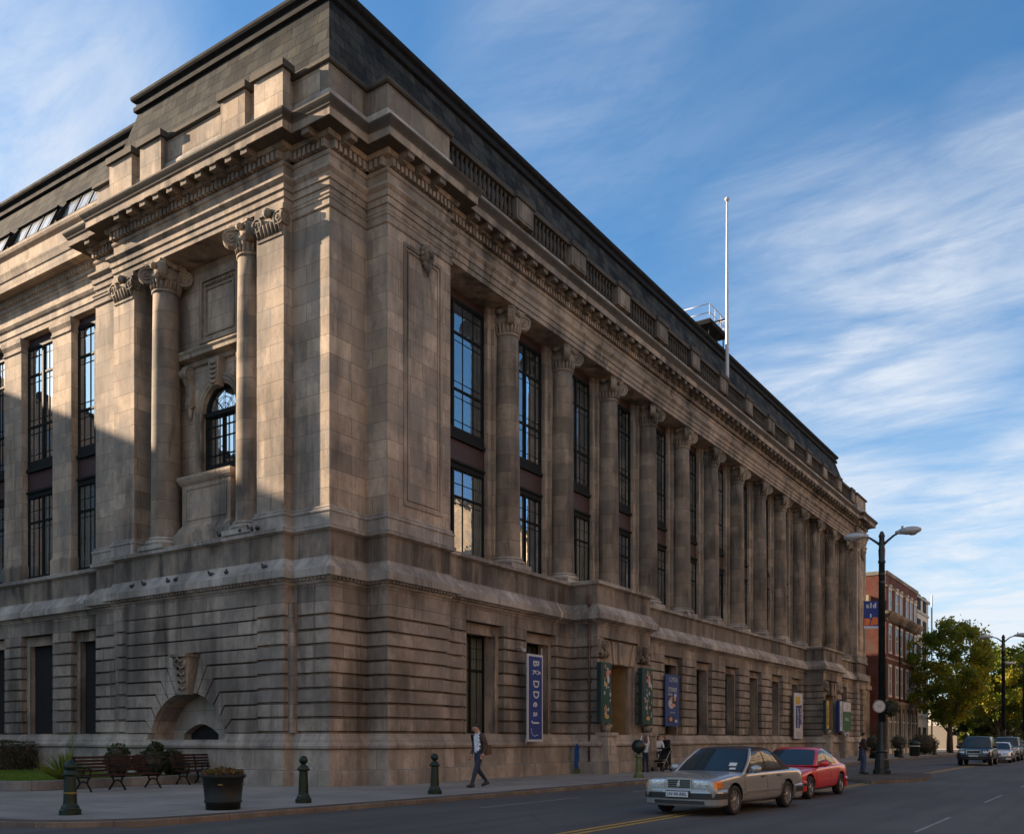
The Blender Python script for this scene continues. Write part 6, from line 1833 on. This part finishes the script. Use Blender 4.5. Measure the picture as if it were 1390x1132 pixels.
mb = MB(); mb.obox((-.10,.225,1.0), .22, .08, .26, Matrix.Rotation(.1,3,'Y')); mb.tube([(-.05,.22,1.12),(.0,.15,1.42),(-.1,.05,1.44),(-.16,.18,1.12)], .014, 5)
bag = mb.build('shoulder_bag', M['bagm']); bag.matrix_world = Matrix.LocRotScale(Vector((2.2,-4.2,0)), Matrix.Rotation(R(168),3,'Z'), Vector((1.15,)*3))
tag(bag, 'brown shoulder bag carried at the walking man\'s side', 'bag')
up_arm = [(.10,.17,1.62),(.14,.10,1.84),(.15,.08,1.92)]
person('person in pale blue top and dark blue trousers reaching up beside the museum door', (17.0,-2.75,0), R(62), stand(0,(0,0),[(.10,.22,1.55),(.13,.14,1.80),(.14,.12,1.88)],[(.08,-.24,1.55),(.10,-.22,1.78),(.10,-.20,1.86)]), [M['skin'],M['pale_top'],M['shirt_w'],M['dk_skirt'],M['dk_skirt'],M['pale_top']], M['hair_r'], .90, .95, long_hair=True)
person('red haired man in black coat bending over the pushchair', (20.55,-2.25,0), R(158), stand(.16,(.02,0),[(.16,.24,1.18),(.36,.15,1.02),(.42,.13,.98)],[(.14,-.24,1.16),(.34,-.15,1.0),(.40,-.13,.96)]), [M['skin'],M['black_c'],M['black_c'],M['black_c'],M['shoe'],M['shirt_w']], M['hair_r'], .99, 1.2)
person('dark haired person in white top between the black coat and the entrance', (20.0,-2.0,0), R(215), stand(.05,(.02,0),[(.10,.24,1.15),(.30,.15,1.03),(.36,.13,1.01)],[(.10,-.24,1.15),(.28,-.17,1.0),(.34,-.15,.98)]), [M['skin'],M['shirt_w'],M['shirt_w'],M['jeans'],M['shoe'],M['shirt_w']], M['hair_d'], .95, 1.0, long_hair=True)
person('person in dark jacket and blue jeans standing behind the lamp post', (19.9,-11.45,0), R(300), stand(.03,(0,0),[(.05,.25,1.16),(.22,.16,1.08),(.27,.12,1.08)],[(.04,-.25,1.14),(.14,-.20,.95),(.17,-.19,.88)],.22), [M['skin'],M['coat_r'],M['coat_r'],M['jeans'],M['shoe'],M['coat_r']], M['hair_d'], 1.02, 1.1)
# pushchair
t = thing('pushchair', 'black pushchair standing in front of the couple', 'pushchair', (18.45,-2.9,0), R(170))
mb = MB()
for s in (-.24,.24):
    mb.tube([(.35,s,.10),(.0,s,.55),(-.25,s,.85),(-.42,s,1.0)], .016, 6); mb.tube([(-.35,s,.12),(.05,s,.55),(.2,s,.5)], .016, 6)
mb.tube([(-.42,-.24,1.0),(-.42,.24,1.0)], .018, 6); mb.tube([(-.35,-.24,.12),(-.35,.24,.12)], .014, 6); mb.build('frame', M['alloy'], t)
mb = MB(); mb.slab([(.3,.42),(.34,.5),(.0,.55),(-.28,.95),(-.34,.9),(-.08,.46)], lambda x,z:(x,-.21,z), lambda x,z:(x,.21,z)); mb.build('seat', M['black_c'], t)
mb = MB()
for k in range(6):
    a = 1.0+k*.28; mb.tube([(-.12+.36*math.cos(a),-.24,.72+.36*math.sin(a)),(-.12+.36*math.cos(a+.3),-.24,.72+.36*math.sin(a+.3))], .02, 5)
mb.lathe([(.36,-.24),(.37,-.1),(.37,.1),(.36,.24)], (-.12,0,.72), 12, axis='y', a0=.9, a1=2.7); mb.build('hood', M['black_c'], t)
for x,rr in ((.36,.10),(-.36,.13)):
    for s in (-.27,.27):
        mb = MB(); mb.lathe([(rr*.5,-.03),(rr,-.03),(rr,.03),(rr*.5,.03)], (x,s,rr), 14, axis='y'); mb.build('wheel', M['rubber'], t)
mb = MB(); mb.obox((-.05,0,.28), .4, .36, .2, Matrix.Identity(3)); mb.build('basket', M['black_c'], t)

# ------------------------------------------------------------------ light and sky
SUN_AZ = 17.0      # degrees from +Y towards -X
SUN_EL = 21.0
sd = Vector((-math.sin(R(SUN_AZ))*math.cos(R(SUN_EL)), math.cos(R(SUN_AZ))*math.cos(R(SUN_EL)), math.sin(R(SUN_EL))))
ld = bpy.data.lights.new('sun', 'SUN'); ld.energy = 4.8; ld.angle = R(.6); ld.color = (1, .78, .56)
lo = bpy.data.objects.new('sun', ld); COL.objects.link(lo)
lo.rotation_euler = sd.to_track_quat('Z', 'Y').to_euler()
w = bpy.data.worlds.new('World'); scene.world = w; w.use_nodes = True
nt = w.node_tree; nt.nodes.clear()
def wn(t, **kw):
    n_ = nt.nodes.new(t)
    for k, v in kw.items(): setattr(n_, k, v)
    return n_
def wm(op, a, b=0., c=None):
    n_ = wn('ShaderNodeMath', operation=op)
    for i, v in enumerate((a,b,c)):
        if v is None: continue
        if isinstance(v, bpy.types.NodeSocket): nt.links.new(v, n_.inputs[i])
        else: n_.inputs[i].default_value = v
    return n_.outputs[0]
sky = wn('ShaderNodeTexSky', sky_type='NISHITA'); sky.sun_disc = False
sky.sun_elevation = R(SUN_EL); sky.sun_rotation = R(-SUN_AZ); sky.altitude = 50; sky.air_density = 1.0; sky.dust_density = .6; sky.ozone_density = 2.0
tc = wn('ShaderNodeTexCoord').outputs['Generated']
sp = wn('ShaderNodeSeparateXYZ'); nt.links.new(tc, sp.inputs[0])
zz = wm('ADD', wm('MAXIMUM', sp.outputs[2], 0.), .16)
cx = wn('ShaderNodeCombineXYZ')
nt.links.new(wm('DIVIDE', sp.outputs[0], zz), cx.inputs[0]); nt.links.new(wm('DIVIDE', sp.outputs[1], zz), cx.inputs[1])
def wmap(sc, rot, loc=(0,0,0)):
    m_ = wn('ShaderNodeMapping'); nt.links.new(cx.outputs[0], m_.inputs[0]); m_.inputs['Scale'].default_value = sc; m_.inputs['Rotation'].default_value = (0,0,rot); m_.inputs['Location'].default_value = loc
    return m_.outputs[0]
def wnoise(v, scale, det, rough, dist):
    n_ = wn('ShaderNodeTexNoise'); nt.links.new(v, n_.inputs['Vector']); n_.inputs['Scale'].default_value = scale; n_.inputs['Detail'].default_value = det; n_.inputs['Roughness'].default_value = rough; n_.inputs['Distortion'].default_value = dist
    return n_.outputs['Fac']
def wramp(f, a, b, lo=0., hi=1.):
    n_ = wn('ShaderNodeMapRange', interpolation_type='SMOOTHSTEP'); nt.links.new(f, n_.inputs[0])
    n_.inputs[1].default_value = a; n_.inputs[2].default_value = b; n_.inputs[3].default_value = lo; n_.inputs[4].default_value = hi
    return n_.outputs[0]
def wdot(v, name='DOT_PRODUCT'):
    n_ = wn('ShaderNodeVectorMath', operation=name); nt.links.new(tc, n_.inputs[0]); n_.inputs[1].default_value = v
    return n_.outputs['Value']
def blob(az, el, r0, r1):
    """soft region of the sky round a compass direction (degrees from +X, elevation)"""
    v = (math.cos(R(az))*math.cos(R(el)), math.sin(R(az))*math.cos(R(el)), math.sin(R(el)))
    return wramp(wdot(v), math.cos(R(r1)), math.cos(R(r0)))
n1 = wnoise(wmap((.55,.34,1), R(-10), (3.1,1.7,0)), 1.3, 9, .60, .9)
n2 = wnoise(wmap((.5,.4,1), R(35), (8.4,2.2,0)), .8, 3, .5, .3)
n3 = wnoise(wmap((5.5,1.9,1), R(-14), (1,4,0)), 1.6, 10, .68, .45)
n4 = wnoise(wmap((1.6,.7,1), R(-22), (5,2,0)), 1.5, 8, .62, .7)
reg = wm('MAXIMUM', wm('MULTIPLY', blob(15, 21, 3, 13), 1.0), wm('MULTIPLY', blob(4, 11, 1, 10), .95))
reg = wm('MAXIMUM', reg, wm('MULTIPLY', blob(6, 25.5, 1, 8), .7))
reg = wm('MAXIMUM', reg, wm('MULTIPLY', blob(66, 26, 3, 19), .7))
reg = wm('MAXIMUM', reg, wm('MULTIPLY', blob(30, 35, 1, 9), .35))
fib = wm('MULTIPLY', wm('MULTIPLY', wramp(n1, .22, .52, .25, 1.), wramp(n4, .32, .62, .2, 1.)), wramp(n3, .28, .68, .5, 1.1))
far = wm('MULTIPLY', wm('MULTIPLY', wramp(n1, .44, .70), wramp(n2, .45, .68)), .25)
dens = wm('MAXIMUM', wm('MULTIPLY', reg, fib), wm('MULTIPLY', far, wramp(n3, .25, .62, .3, 1.)))
low = wramp(sp.outputs[2], .02, .30, .58, 0.)
dens = wm('MINIMUM', wm('ADD', dens, wm('MULTIPLY', low, wramp(n1, .15, .6, .35, 1))), .93)
mixc = wn('ShaderNodeMix', data_type='RGBA')
tint = wn('ShaderNodeMix', data_type='RGBA', blend_type='MULTIPLY'); tint.inputs[0].default_value = 1
nt.links.new(sky.outputs[0], tint.inputs[6]); tint.inputs[7].default_value = (.47, .85, 1.06, 1)
warm = wm('MULTIPLY', blob(-95, 42, 8, 46), wramp(n1, .2, .6, .5, .95))  # warm cloud bank added out of view to warm the shaded walls
back = wm('MAXIMUM', blob(-95, 42, 8, 46), wm('MULTIPLY', blob(195, 45, 10, 55), .6))  # unseen clouds added round the camera as fill for the shade
back = wm('MAXIMUM', back, wm('MULTIPLY', blob(122, 26, 8, 34), .75))  # cloud added beyond the left edge to whiten the wing window reflections
back = wm('MULTIPLY', back, wramp(n1, .2, .6, .5, .95))
dens = wm('MAXIMUM', dens, back)
cc = wn('ShaderNodeMix', data_type='RGBA'); nt.links.new(warm, cc.inputs[0]); cc.inputs[6].default_value = (4.2, 4.45, 4.8, 1); cc.inputs[7].default_value = (3.0, 2.5, 2.0, 1)
nt.links.new(cc.outputs[2], mixc.inputs[7])
nt.links.new(dens, mixc.inputs[0]); nt.links.new(tint.outputs[2], mixc.inputs[6]); mixc.inputs[7].default_value = (3.5, 3.75, 4.1, 1)
bg = wn('ShaderNodeBackground'); bg.inputs[1].default_value = .053
nt.links.new(mixc.outputs[2], bg.inputs[0])
wo_ = wn('ShaderNodeOutputWorld'); nt.links.new(bg.outputs[0], wo_.inputs[0])
